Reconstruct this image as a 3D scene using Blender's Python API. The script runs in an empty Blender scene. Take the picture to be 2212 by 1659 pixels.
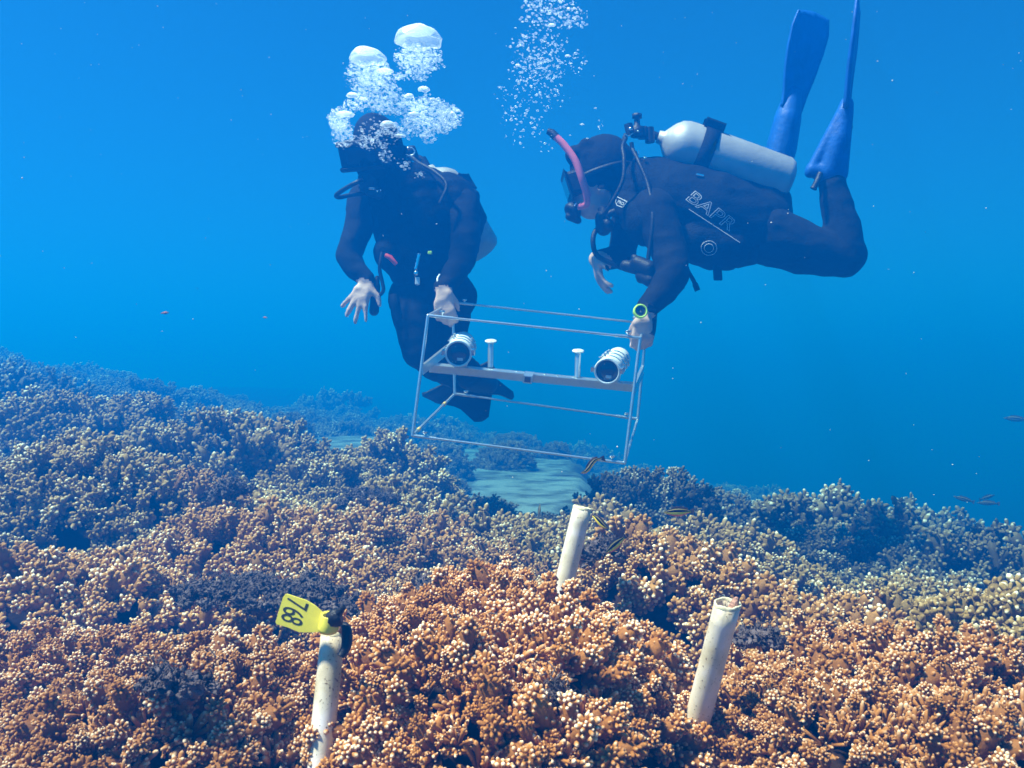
import bpy, bmesh, math, random
import numpy as np
from mathutils import Vector, Matrix, Quaternion, noise as mnoise
from mathutils.bvhtree import BVHTree

sc = bpy.context.scene
col = sc.collection
# ------------------------------------------------------------------ camera
F = 1915.7                                   # focal length in 2212-px units
CW, CH = 1106.0, 829.5
camd = bpy.data.cameras.new('camera')
camd.lens = 36.0*F/2212.0
camd.sensor_width = 36.0
camd.clip_start = 0.02
camd.clip_end = 500
cam = bpy.data.objects.new('camera', camd)
col.objects.link(cam)
cam.location = (0, 0, 0)
cam.rotation_euler = (math.radians(90), 0, 0)
camd.dof.use_dof = True
camd.dof.focus_distance = 1.7
camd.dof.aperture_fstop = 14.0
sc.camera = cam
# ------------------------------------------------------------------ light
SUN_EL, SUN_AZ = math.radians(63), math.radians(250)     # azimuth measured clockwise from +Y (view direction)
world = bpy.data.worlds.new('World')
sc.world = world
world.use_nodes = True
wn = world.node_tree
wn.nodes.clear()
wo = wn.nodes.new('ShaderNodeOutputWorld')
wb = wn.nodes.new('ShaderNodeBackground')
ws = wn.nodes.new('ShaderNodeTexSky')
ws.sky_type = 'NISHITA'
ws.sun_disc = False
ws.sun_elevation = SUN_EL
ws.sun_rotation = SUN_AZ
wm = wn.nodes.new('ShaderNodeMix')           # daylight filtered by the water above
wm.data_type = 'RGBA'; wm.blend_type = 'MULTIPLY'; wm.inputs[0].default_value = 1.0
wm.inputs[7].default_value = (0.06, 0.40, 0.62, 1)
wn.links.new(ws.outputs[0], wm.inputs[6])
wn.links.new(wm.outputs[2], wb.inputs[0])
wb.inputs[1].default_value = 0.065
wn.links.new(wb.outputs[0], wo.inputs[0])
sund = bpy.data.lights.new('sun', 'SUN')
sund.energy = 5.0
sund.angle = math.radians(5.0)
sund.color = (1.0, 0.80, 0.84)
sun = bpy.data.objects.new('sun', sund)
col.objects.link(sun)
sv = Vector((math.sin(SUN_AZ)*math.cos(SUN_EL), math.cos(SUN_AZ)*math.cos(SUN_EL), math.sin(SUN_EL)))
sun.rotation_euler = sv.to_track_quat('Z', 'Y').to_euler()
sun.location = (0, 0, 30)
sc.view_settings.view_transform = 'Standard'
sc.view_settings.look = 'None'
sc.view_settings.gamma = 1
sc.view_settings.exposure = 1.50
sc.cycles.max_bounces = 6
sc.cycles.diffuse_bounces = 3
sc.cycles.glossy_bounces = 3
sc.cycles.transmission_bounces = 6
sc.cycles.transparent_max_bounces = 24
sc.cycles.volume_bounces = 0
sc.cycles.use_denoising = True
sc.cycles.sample_clamp_indirect = 4.0

# ------------------------------------------------------------------ helpers
def P(px, py, d):
    """a picture point (2212x1659 units) at a real distance d in metres"""
    return Vector(((px-CW)/F*d, d, -(py-CH)/F*d))
def S(px, d): return px/F*d
Z6 = lambda x, y: (857.2+x/3.6364, 636.0+y/3.6364)
Z1 = lambda x, y: (663.6+x/4.2857, 27.65+y/4.2857)

def tag(o, label=None, cat=None, group=None, kind=None):
    if label: o['label'] = label
    if cat: o['category'] = cat
    if group: o['group'] = group
    if kind: o['kind'] = kind
    return o
def empty(name, loc, label, cat, group=None):
    o = bpy.data.objects.new(name, None); col.objects.link(o); o.location = loc
    o.empty_display_size = 0.05
    return tag(o, label, cat, group)
def link(name, me, mats, parent=None):
    o = bpy.data.objects.new(name, me); col.objects.link(o)
    for m in (mats if isinstance(mats, (list, tuple)) else [mats]):
        if m and m.name not in me.materials: me.materials.append(m)
    if parent is not None:
        o.parent = parent
        bpy.context.view_layer.update()
        o.matrix_parent_inverse = parent.matrix_world.inverted()
    return o

class MB:
    def __init__(s): s.v = []; s.f = []; s.m = []; s.sm = []
    def add(s, V, Fs, mi=0, smooth=True):
        b = len(s.v); s.v += [tuple(v) for v in V]
        for f in Fs:
            s.f.append([i+b for i in f]); s.m.append(mi); s.sm.append(smooth)
        return s
    def tube(s, pts, r, n=10, caps=True, mi=0):
        pts = [Vector(p) for p in pts]; k = len(pts)
        rs = r if isinstance(r, (list, tuple)) else [r]*k
        V = []; up = None
        for i, p in enumerate(pts):
            t = (pts[min(i+1, k-1)]-pts[max(i-1, 0)]).normalized()
            if up is None: up = t.orthogonal().normalized()
            up = (up - t*up.dot(t)); up = up.normalized() if up.length > 1e-6 else t.orthogonal().normalized()
            b = t.cross(up)
            for j in range(n):
                a = 2*math.pi*j/n
                V.append(p+(up*math.cos(a)+b*math.sin(a))*rs[i])
        Fs = [[i*n+j, i*n+(j+1) % n, (i+1)*n+(j+1) % n, (i+1)*n+j] for i in range(k-1) for j in range(n)]
        s.add(V, Fs, mi)
        if caps:
            s.add(V[:n], [list(range(n))[::-1]], mi, False); s.add(V[-n:], [list(range(n))], mi, False)
        return s
    def lathe(s, o, ax, prof, n=20, mi=0, wob=None):
        """prof: (along, radius)"""
        o = Vector(o); ax = Vector(ax).normalized(); u = ax.orthogonal().normalized(); b = ax.cross(u)
        V = []
        for i, (h, r) in enumerate(prof):
            for j in range(n):
                a = 2*math.pi*j/n
                rr = max(r, 1e-5)
                V.append(o+ax*h+(u*math.cos(a)+b*math.sin(a))*rr)
        k = len(prof)
        Fs = [[i*n+j, i*n+(j+1) % n, (i+1)*n+(j+1) % n, (i+1)*n+j] for i in range(k-1) for j in range(n)]
        if prof[0][1] > 1e-4: Fs.append(list(range(n))[::-1])
        if prof[-1][1] > 1e-4: Fs.append([(k-1)*n+j for j in range(n)])
        return s.add(V, Fs, mi)
    def box(s, c, ax, ay, az, bev=0.0, mi=0):
        """ax, ay, az: half-extent vectors"""
        c, ax, ay, az = map(Vector, (c, ax, ay, az))
        bm = bmesh.new(); bmesh.ops.create_cube(bm, size=2)
        M = Matrix((ax, ay, az)).transposed()
        for v in bm.verts: v.co = c+M @ v.co
        if bev > 0:
            bmesh.ops.bevel(bm, geom=bm.edges[:], offset=bev, segments=2, affect='EDGES', profile=.5)
        bmesh.ops.recalc_face_normals(bm, faces=bm.faces[:])
        bm.verts.index_update()
        s.add([v.co.copy() for v in bm.verts], [[v.index for v in f.verts] for f in bm.faces], mi, False)
        bm.free(); return s
    def ell(s, c, ax, ay, az, seg=16, rings=10, mi=0):
        c = Vector(c); M = Matrix((Vector(ax), Vector(ay), Vector(az))).transposed()
        V = [c+M @ Vector((0, 0, 1))]
        for i in range(1, rings):
            t = math.pi*i/rings
            for j in range(seg):
                a = 2*math.pi*j/seg
                V.append(c+M @ Vector((math.sin(t)*math.cos(a), math.sin(t)*math.sin(a), math.cos(t))))
        V.append(c+M @ Vector((0, 0, -1)))
        Fs = [[0, 1+j, 1+(j+1) % seg] for j in range(seg)]
        for i in range(rings-2):
            Fs += [[1+i*seg+j, 1+(i+1)*seg+j, 1+(i+1)*seg+(j+1) % seg, 1+i*seg+(j+1) % seg] for j in range(seg)]
        l = len(V)-1; b = 1+(rings-2)*seg
        Fs += [[b+j, l, b+(j+1) % seg] for j in range(seg)]
        return s.add(V, Fs, mi)
    def ball(s, c, r, **k): return s.ell(c, (r, 0, 0), (0, r, 0), (0, 0, r), **k)
    def cap(s, p0, r0, p1, r1, n=14):
        p0 = Vector(p0); p1 = Vector(p1); L = (p1-p0).length
        if L < 1e-6: return s.ball(p0, r0)
        pr = [(-r0*math.cos(t), r0*math.sin(t)) for t in [i*math.pi/2/5 for i in range(6)]]
        pr += [(L+r1*math.sin(t), r1*math.cos(t)) for t in [i*math.pi/2/5 for i in range(6)]]
        pr = [(h, max(r, 1e-5)) for h, r in pr]
        return s.lathe(p0, p1-p0, pr, n)
    def chain(s, pts, n=14):
        """pts: list of (Vector, radius)"""
        for (a, ra), (b, rb) in zip(pts[:-1], pts[1:]): s.cap(a, ra, b, rb, n)
        return s
    def mesh(s, name):
        me = bpy.data.meshes.new(name)
        me.from_pydata(s.v, [], s.f)
        me.polygons.foreach_set('use_smooth', s.sm)
        me.polygons.foreach_set('material_index', s.m)
        me.update()
        return me
    def build(s, name, mats, parent=None):
        me = s.mesh(name)
        bm = bmesh.new(); bm.from_mesh(me)
        bmesh.ops.recalc_face_normals(bm, faces=bm.faces[:]); bm.to_mesh(me); bm.free()
        return link(name, me, mats, parent)
    def blob(s, name, mats, parent=None, voxel=.008, smooth=4, fold=0.0):
        """one continuous surface grown round all the pieces"""
        me = s.mesh(name)
        o = bpy.data.objects.new(name, me); col.objects.link(o)
        r = o.modifiers.new('r', 'REMESH'); r.mode = 'VOXEL'; r.voxel_size = voxel; r.use_smooth_shade = True
        if smooth:
            q = o.modifiers.new('s', 'SMOOTH'); q.factor = .5; q.iterations = smooth
        dg = bpy.context.evaluated_depsgraph_get()
        m2 = bpy.data.meshes.new_from_object(o.evaluated_get(dg))
        m2.materials.clear()
        if fold:
            nr_ = [v_.normal.copy() for v_ in m2.vertices]
            for v_, n_ in zip(m2.vertices, nr_):
                q_ = v_.co.copy(); w_ = mnoise.noise(Vector((q_.x*7+q_.z*9, q_.y*9, q_.z*16-q_.x*5)))
                v_.co = q_+n_*fold*((1-abs(w_)*2.2)*.8+.5*mnoise.noise(q_*26))
        bpy.data.objects.remove(o)
        bpy.data.meshes.remove(me)
        m2.name = name
        m2.polygons.foreach_set('material_index', [0]*len(m2.polygons))
        m2.polygons.foreach_set('use_smooth', [True]*len(m2.polygons))
        return link(name, m2, mats, parent)
def paint_zones(o, zones, idx=1):
    for p in o.data.polygons:
        if any((p.center-Vector(c)).length < r for c, r in zones): p.material_index = idx
def spline(pts, n=6):
    pts = [Vector(p) for p in pts]; out = []
    q = [pts[0]*2-pts[1]]+pts+[pts[-1]*2-pts[-2]]
    for i in range(1, len(q)-2):
        for k in range(n):
            t = k/n
            out.append(.5*((2*q[i])+(q[i+1]-q[i-1])*t+(2*q[i-1]-5*q[i]+4*q[i+1]-q[i+2])*t*t+(3*q[i]-q[i-1]-3*q[i+1]+q[i+2])*t**3))
    out.append(pts[-1]); return out

# value noise, numpy
def _h(i, j, s):
    n = (i.astype(np.int64)*374761393+j.astype(np.int64)*668265263+s*982451653) & 0x7fffffff
    n = ((n ^ (n >> 13))*1274126177) & 0x7fffffff
    return ((n ^ (n >> 16)) & 0xffff)/65535.0
def vn(x, y, s=0):
    x = np.asarray(x, float); y = np.asarray(y, float)
    i = np.floor(x); j = np.floor(y); u = x-i; v = y-j
    u = u*u*(3-2*u); v = v*v*(3-2*v)
    return (_h(i, j, s)*(1-u)+_h(i+1, j, s)*u)*(1-v)+(_h(i, j+1, s)*(1-u)+_h(i+1, j+1, s)*u)*v
def fbm(x, y, s=0, o=4):
    a = .5; t = 0; n = 0
    for k in range(o):
        t = t+a*vn(x*2**k, y*2**k, s+k*7); n += a; a *= .5
    return t/n

# ------------------------------------------------------------------ materials
def mat(name, color=(.5, .5, .5), rough=.6, metal=0.0, spec=.5, noise=0.0, nscale=20, bump=0.0, bscale=60, alpha=1.0):
    m = bpy.data.materials.new(name); m.use_nodes = True
    nt = m.node_tree; b = nt.nodes['Principled BSDF']
    b.inputs['Base Color'].default_value = (*color, 1)
    b.inputs['Roughness'].default_value = rough
    b.inputs['Metallic'].default_value = metal
    b.inputs['Specular IOR Level'].default_value = spec
    tc = nt.nodes.new('ShaderNodeTexCoord')
    if noise > 0:
        t = nt.nodes.new('ShaderNodeTexNoise'); t.inputs['Scale'].default_value = nscale; t.inputs['Detail'].default_value = 6
        nt.links.new(tc.outputs['Object'], t.inputs['Vector'])
        r = nt.nodes.new('ShaderNodeValToRGB')
        r.color_ramp.elements[0].position = .3; r.color_ramp.elements[1].position = .7
        r.color_ramp.elements[0].color = (*[c*(1-noise) for c in color], 1)
        r.color_ramp.elements[1].color = (*[min(1, c*(1+noise)) for c in color], 1)
        nt.links.new(t.outputs['Fac'], r.inputs[0]); nt.links.new(r.outputs[0], b.inputs['Base Color'])
    if bump > 0:
        t = nt.nodes.new('ShaderNodeTexNoise'); t.inputs['Scale'].default_value = bscale; t.inputs['Detail'].default_value = 5
        nt.links.new(tc.outputs['Object'], t.inputs['Vector'])
        bp = nt.nodes.new('ShaderNodeBump'); bp.inputs['Strength'].default_value = bump; bp.inputs['Distance'].default_value = .01
        nt.links.new(t.outputs['Fac'], bp.inputs['Height']); nt.links.new(bp.outputs[0], b.inputs['Normal'])
    return m

def coral_mat(name, deep, mid, pale, white=.5, nsc=5.0):
    """living tissue brown on the branches, paler on the growing tips (the 'tip' attribute of the mesh)"""
    m = bpy.data.materials.new(name); m.use_nodes = True
    nt = m.node_tree; b = nt.nodes['Principled BSDF']; L = nt.links.new
    b.inputs['Roughness'].default_value = .75; b.inputs['Specular IOR Level'].default_value = .25
    at = nt.nodes.new('ShaderNodeAttribute'); at.attribute_name = 'tip'
    tc = nt.nodes.new('ShaderNodeTexCoord'); oi = nt.nodes.new('ShaderNodeObjectInfo')
    n1 = nt.nodes.new('ShaderNodeTexNoise'); n1.inputs['Scale'].default_value = nsc; n1.inputs['Detail'].default_value = 3
    n2 = nt.nodes.new('ShaderNodeTexNoise'); n2.inputs['Scale'].default_value = 260; n2.inputs['Detail'].default_value = 2
    L(tc.outputs['Object'], n1.inputs['Vector']); L(tc.outputs['Object'], n2.inputs['Vector'])
    a1 = nt.nodes.new('ShaderNodeMath'); a1.operation = 'MULTIPLY_ADD'; a1.inputs[1].default_value = .45; a1.inputs[2].default_value = -.225
    L(n1.outputs['Fac'], a1.inputs[0])
    a2 = nt.nodes.new('ShaderNodeMath'); a2.operation = 'ADD'; L(at.outputs['Fac'], a2.inputs[0]); L(a1.outputs[0], a2.inputs[1])
    a3 = nt.nodes.new('ShaderNodeMath'); a3.operation = 'MULTIPLY_ADD'; a3.inputs[1].default_value = .3; a3.inputs[2].default_value = -.15
    L(n2.outputs['Fac'], a3.inputs[0])
    a4 = nt.nodes.new('ShaderNodeMath'); a4.operation = 'ADD'; L(a2.outputs[0], a4.inputs[0]); L(a3.outputs[0], a4.inputs[1])
    r = nt.nodes.new('ShaderNodeValToRGB'); e = r.color_ramp.elements
    e[0].position = .10; e[0].color = (*deep, 1); e[1].position = .98; e[1].color = (*pale, 1)
    k = e.new(.55); k.color = (*mid, 1)
    k = e.new(.80); k.color = (*[mid[i]*(1-white)+pale[i]*white for i in range(3)], 1)
    L(a4.outputs[0], r.inputs[0])
    hs = nt.nodes.new('ShaderNodeHueSaturation')
    v = nt.nodes.new('ShaderNodeMath'); v.operation = 'MULTIPLY_ADD'; v.inputs[1].default_value = .35; v.inputs[2].default_value = .82
    L(oi.outputs['Random'], v.inputs[0]); L(v.outputs[0], hs.inputs['Value'])
    L(r.outputs[0], hs.inputs['Color']); L(hs.outputs[0], b.inputs['Base Color'])
    bp = nt.nodes.new('ShaderNodeBump'); bp.inputs['Strength'].default_value = .5; bp.inputs['Distance'].default_value = .002
    L(n2.outputs['Fac'], bp.inputs['Height']); L(bp.outputs[0], b.inputs['Normal'])
    return m
M = {}
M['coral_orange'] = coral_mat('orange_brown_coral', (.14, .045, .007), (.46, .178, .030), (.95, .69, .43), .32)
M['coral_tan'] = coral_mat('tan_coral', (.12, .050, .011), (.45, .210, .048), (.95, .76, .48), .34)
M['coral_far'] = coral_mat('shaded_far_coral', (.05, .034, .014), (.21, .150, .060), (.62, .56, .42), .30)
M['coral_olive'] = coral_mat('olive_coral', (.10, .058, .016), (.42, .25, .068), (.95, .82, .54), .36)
M['dead'] = mat('algae_covered_rock', (.12, .085, .080), .95, noise=.75, nscale=60, bump=1, bscale=150)
M['pvc'] = None
# ------------------------------------------------------------------ water
def make_water():
    m = bpy.data.materials.new('clear_blue_water'); m.use_nodes = True
    nt = m.node_tree; nt.nodes.clear()
    o = nt.nodes.new('ShaderNodeOutputMaterial'); v = nt.nodes.new('ShaderNodeVolumePrincipled')
    v.inputs['Density'].default_value = .20
    v.inputs['Color'].default_value = (.001, .192, .84, 1)
    v.inputs['Absorption Color'].default_value = (.0, .37, .98, 1)
    v.inputs['Anisotropy'].default_value = .24
    nt.links.new(v.outputs[0], o.inputs['Volume'])
    mb = MB(); mb.box((0, 14, -1.2), (40, 0, 0), (0, 40, 0), (0, 0, 2.85))
    w = mb.build('haze', m)
    tag(w, 'clear blue sea water filling the whole scene', 'water', kind='stuff')
make_water()

# ------------------------------------------------------------------ sea bed
def base_top(x, y):
    """level of the coral tops, relative to the camera"""
    x = np.asarray(x, float); y = np.asarray(y, float)
    zc = np.interp(y, [0, 1, 2, 3, 4, 5, 6, 8, 12, 40], [-.40, -.40, -.43, -.46, -.52, -.62, -.70, -.88, -1.05, -1.3])
    sl = .02+.0195*np.minimum(y, 8.5); sr = np.interp(y, [2, 3.2, 4.5, 8], [.135, .16, .215, .225])
    xx = np.clip(x, -7, 7)
    return zc+np.where(xx < 0, -xx*sl, -xx*sr)
# cx, cy, rx, ry, top, drop, turn, coral kind, label
def MD(px, d, pyt, rx, ry, drop, kind, label, turn=0.0):
    return ((px-CW)/F*d, d, rx, ry, -(pyt-CH)/F*d, drop, turn, kind, label)
MOUNDS = [
 MD(1090, 1.20, 1292, .27, .42, .15, 0, 'wide orange-brown finger coral mound in the front between the three white tubes'),
 MD(1440, 1.85, 1170, .25, .24, .26, 1, 'orange coral mound with chunky white-tipped branches just right of the back tube'),
 MD(1960, 1.18, 1425, .40, .40, .14, 0, 'broad pale orange coral slope in the front right corner of the picture'),
 MD(1750, 1.75, 1300, .28, .22, .15, 1, 'tan coral ridge with white tips behind the open right-hand tube'),
 MD(2120, 1.75, 1330, .24, .20, .14, 2, 'pale tan coral ridge at the right edge against the blue water'),
 MD(430, 1.12, 1440, .27, .32, .14, 0, 'orange coral mound in the front left of the tagged tube'),
 MD(60, 1.35, 1400, .30, .30, .16, 0, 'dark orange coral mound in the lower left corner of the picture'),
 MD(560, 2.35, 1120, .42, .24, .18, 1, 'long brown coral ridge with white knobs behind the yellow tag'),
 MD(120, 1.90, 1205, .34, .28, .2, 1, 'orange coral mound with white tips at the left edge below the dark hollow'),
 MD(200, 2.70, 965, .42, .36, .34, 2, 'high tan coral mound over a dark hollow at the left edge'),
 MD(420, 2.75, 1040, .20, .22, .22, 1, 'round coral mound with a dark shaded face behind the left-hand coral'),
 MD(800, 2.60, 1135, .40, .26, .16, 1, 'low brown coral bank left of the back tube'),
 MD(1010, 1.95, 1245, .26, .20, .12, 1, 'small brown coral mound directly left of the back tube'),
 MD(860, 3.05, 1070, .34, .22, .16, 2, 'grey-tan coral bank in front of the sand patch'),
 MD(1315, 2.95, 1110, .20, .26, .34, 2, 'tall dark blue-grey coral head behind the back tube'),
 MD(1560, 2.75, 1160, .34, .24, .16, 2, 'grey-green coral bank under the black and yellow fish'),
 MD(2010, 2.55, 1290, .42, .28, .22, 2, 'grey-green coral bank behind the right-hand tan ridge'),
]
PITS = [(1440, 1470, 1.46, .13, .17), (1590, 1490, 1.32, .08, .10), (688, 1640, .93, .10, .13), (692, 1659, .84, .15, .15), (692, 1659, .70, .14, .14), (1482, 1615, 1.02, .09, .13), (1478, 1640, .93, .09, .12), (1205, 1300, 1.42, .075, .085), (640, 1330, 1.72, .22, .16),
        (110, 1290, 1.95, .10, .08), (930, 1300, 1.62, .08, .08), (1830, 1345, 1.5, .10, .05), (100, 1180, 2.25, .25, .16), (330, 1560, .92, .08, .03)]
PITS = [((px-CW)/F*d, d, r, dep) for px, py, d, r, dep in PITS]
def topo(x, y):
    x = np.asarray(x, float); y = np.asarray(y, float)
    z = base_top(x, y)-.10+np.interp(y, [1, 2], [.07, .13])*(fbm(x*2.3+3, y*2.3, 5)-.5)*2
    for cx, cy, rx, ry, top, drop, tu, k, lab in MOUNDS:
        dx = (x-cx)/rx; dy = (y-cy)/ry
        q = np.sqrt(dx*dx+dy*dy)+.35*(fbm(x*6+cx*9, y*6, 11)-.5)
        m = top-drop*np.clip(q, 0, 3)**2.4
        z = np.maximum(z, np.where(q < 1.35, m, -9))
    z = z+np.interp(y, [1.3, 1.9], [.018, .052])*(np.abs(2*vn(x*5+.3*vn(x*9, y*9, 6), y*5, 23)-1)-.42)+.016*(fbm(x*11, y*11, 21, 2)-.5)*2+.012*(vn(x*28, y*28, 31)-.5)*2
    for cx, cy, r, dep in PITS:
        q = ((x-cx)**2+(y-cy)**2)/(r*r)
        z = z-dep*np.exp(-q*1.6)
    return z
def sandy(x, y):
    """1 where bare sand shows"""
    x = np.asarray(x, float); y = np.asarray(y, float)
    a = ((x+.12)/.85)**2+((y-7.6)/3.9)**2
    b = ((x+1.40)/.40)**2+((y-6.9)/1.3)**2
    c = ((x-.22)/.22)**2+((y-4.2)/.8)**2
    q = np.minimum(np.minimum(a, b), c)+.9*(fbm(x*1.6, y*1.6, 77)-.5)
    return np.clip(1.6-q*1.0, 0, 1)
def ground(x, y):
    near = topo(x, y)-.066+.018*(vn(np.asarray(x)*55, np.asarray(y)*55, 8)-.5)*2+.02*(vn(np.asarray(x)*24, np.asarray(y)*24, 9)-.5)
    far = base_top(x, y)-.24+.05*(fbm(x*1.3, y*1.3, 90)-.5)
    s = sandy(x, y)
    far = far*(1-s)+s*np.where(x < -1.0, -.46, -.71)
    t = np.clip((np.asarray(y)-3.1)/.5, 0, 1)
    return near*(1-t)+far*t
def make_seabed():
    ys = np.concatenate([np.linspace(-8, .3, 12)[:-1], np.linspace(.3, 3.8, 260), np.linspace(3.8, 12, 90)[1:], np.linspace(12, 50, 24)[1:]])
    us = np.concatenate([np.linspace(-9, -1.0, 14)[:-1], np.linspace(-1.0, 1.0, 260), np.linspace(1.0, 9, 14)[1:]])
    Y, U = np.meshgrid(ys, us, indexing='ij')
    W = np.interp(Y, [-8, .3, 3.8, 12, 50], [4, .55, 2.6, 8.2, 34]) / np.interp(np.abs(U), [0, 1, 9], [1, 1, 1])
    X = np.where(np.abs(U) <= 1, U*W, np.sign(U)*(W+(np.abs(U)-1)/8*(38-W)))
    Z = ground(X, Y)
    n0, n1 = Y.shape
    V = np.stack([X, Y, Z], -1).reshape(-1, 3)
    idx = np.arange(n0*n1).reshape(n0, n1)
    Q = np.stack([idx[:-1, :-1], idx[:-1, 1:], idx[1:, 1:], idx[1:, :-1]], -1).reshape(-1, 4)
    me = np_mesh('seabed', V, Q, np.zeros((0, 3), int), sandy(X, Y).reshape(-1)*(Y.reshape(-1) > 3.3))
    m = bpy.data.materials.new('sand_and_reef_rock'); m.use_nodes = True
    nt = m.node_tree; b = nt.nodes['Principled BSDF']; L = nt.links.new
    b.inputs['Roughness'].default_value = .95; b.inputs['Specular IOR Level'].default_value = .1
    at = nt.nodes.new('ShaderNodeAttribute'); at.attribute_name = 'tip'
    tc = nt.nodes.new('ShaderNodeTexCoord')
    n = nt.nodes.new('ShaderNodeTexNoise'); n.inputs['Scale'].default_value = 5; n.inputs['Detail'].default_value = 8
    L(tc.outputs['Object'], n.inputs['Vector'])
    ad = nt.nodes.new('ShaderNodeMath'); ad.operation = 'MULTIPLY_ADD'; ad.inputs[1].default_value = 1.5; L(n.outputs['Fac'], ad.inputs[0])
    sb = nt.nodes.new('ShaderNodeMath'); sb.operation = 'SUBTRACT'; sb.inputs[1].default_value = 1.08
    L(at.outputs['Fac'], ad.inputs[2]); L(ad.outputs[0], sb.inputs[0])
    r = nt.nodes.new('ShaderNodeValToRGB'); e = r.color_ramp.elements
    e[0].position = .25; e[0].color = (.028, .015, .010, 1); e[1].position = .8; e[1].color = (.19, .24, .25, 1)
    k = e.new(.5); k.color = (.07, .085, .085, 1)
    L(sb.outputs[0], r.inputs[0]); L(r.outputs[0], b.inputs['Base Color'])
    bp = nt.nodes.new('ShaderNodeBump'); bp.inputs['Strength'].default_value = .35; bp.inputs['Distance'].default_value = .012
    n3 = nt.nodes.new('ShaderNodeTexNoise'); n3.inputs['Scale'].default_value = 55; n3.inputs['Detail'].default_value = 6; L(tc.outputs['Object'], n3.inputs['Vector'])
    L(n3.outputs['Fac'], bp.inputs['Height']); L(bp.outputs[0], b.inputs['Normal'])
    o = link('seabed', me, m); tag(o, 'sea bed of pale sand and dark reef rock', 'sea bed', kind='structure')

def np_mesh(name, V, Q, T, tip=None):
    me = bpy.data.meshes.new(name)
    V = np.ascontiguousarray(V, np.float32)
    me.vertices.add(len(V)); me.vertices.foreach_set('co', V.ravel())
    nl = len(Q)*4+len(T)*3
    me.loops.add(nl); me.loops.foreach_set('vertex_index', np.concatenate([Q.ravel(), T.ravel()]).astype(np.int32))
    me.polygons.add(len(Q)+len(T))
    ls = np.concatenate([np.arange(len(Q))*4, len(Q)*4+np.arange(len(T))*3]).astype(np.int32)
    me.polygons.foreach_set('loop_start', ls)
    me.polygons.foreach_set('use_smooth', np.ones(len(Q)+len(T), bool))
    if tip is not None:
        a = me.attributes.new('tip', 'FLOAT', 'POINT'); a.data.foreach_set('value', np.ascontiguousarray(tip, np.float32))
    me.update(calc_edges=True)
    return me
make_seabed()

# ------------------------------------------------------------------ coral
def finger(pts, rad, tips, n):
    k = len(pts); V = []; t = pts[-1]-pts[0]; t = t/np.linalg.norm(t)
    u = np.cross(t, [0.31, .92, .23]); u /= np.linalg.norm(u); b = np.cross(t, u)
    ang = np.arange(n)*2*math.pi/n
    ring = np.cos(ang)[:, None]*u+np.sin(ang)[:, None]*b
    V = np.concatenate([pts[i]+ring*rad[i] for i in range(k)]+[(pts[-1]+t*rad[-1]*.8)[None]])
    tp = np.concatenate([np.repeat(tips[:k], n), [tips[-1]]])
    Q = [[i*n+j, i*n+(j+1) % n, (i+1)*n+(j+1) % n, (i+1)*n+j] for i in range(k-1) for j in range(n)]
    T = [[(k-1)*n+j, (k-1)*n+(j+1) % n, k*n] for j in range(n)]
    return V, np.array(Q), np.array(T), tp
def join(parts):
    Vs, Qs, Ts, tp = [], [], [], []; b = 0
    for V, Q, T, t in parts:
        Vs.append(V); Qs.append(Q+b); Ts.append(T+b); tp.append(t); b += len(V)
    return np.concatenate(Vs), np.concatenate(Qs), np.concatenate(Ts), np.concatenate(tp)
def unit(v): return v/np.linalg.norm(v)
def clump_fingers(rng, nf, L, r, n, nubs, spread=1.0, lod=0):
    """a tuft of blunt fingers with side knobs"""
    out = []
    ga = math.pi*(3-5**.5)
    for i in range(nf):
        th = math.acos(1-(1-math.cos(spread))*((i+.5)/nf)); ph = i*ga+rng.uniform(-.35, .35)
        d = np.array([math.sin(th)*math.cos(ph), math.sin(th)*math.sin(ph), math.cos(th)])
        d = unit(d+rng.normal(0, .10, 3)); l = L*rng.uniform(.80, 1.14)
        c = d*np.array([.45, .45, .7])*l*.3
        e = d*l; rr = r*rng.uniform(.8, 1.25); w = rng.uniform(.72, 1.12)
        bow = np.array([0, 0, 1.])*l*.06
        if lod == 0:
            ts = np.array([0, .45, .78, .93]); rd = np.array([1.0, .98, 1.08, .72])*rr; tt = np.array([-.1, .30, .62*w, .85*w, 1.0*w])
        else:
            ts = np.array([0, .7, .94]); rd = np.array([1.0, 1.1, .72])*rr; tt = np.array([-.1, .55*w, .85*w, 1.0*w])
        pts = np.array([c*(1-t)+e*t+bow*math.sin(t*math.pi) for t in ts])
        out.append(finger(pts, rd, tt, n))
        for j in range(rng.integers(max(0, nubs-1), nubs+2) if nubs else 0):
            t = rng.uniform(.5, .95); p = c*(1-t)+e*t
            q = unit(np.cross(d, rng.normal(0, 1, 3))); dd = unit(q+d*rng.uniform(.5, 1.3))
            ln = r*rng.uniform(1.6, 2.7); w2 = rng.uniform(.6, 1.1)
            out.append(finger(np.array([p, p+dd*ln*.75, p+dd*ln]), np.array([.75, .78, .5])*rr*.85, np.array([.25, .6*w2, .85*w2, .98*w2]), max(4, n-1)))
    return join(out)
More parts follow.
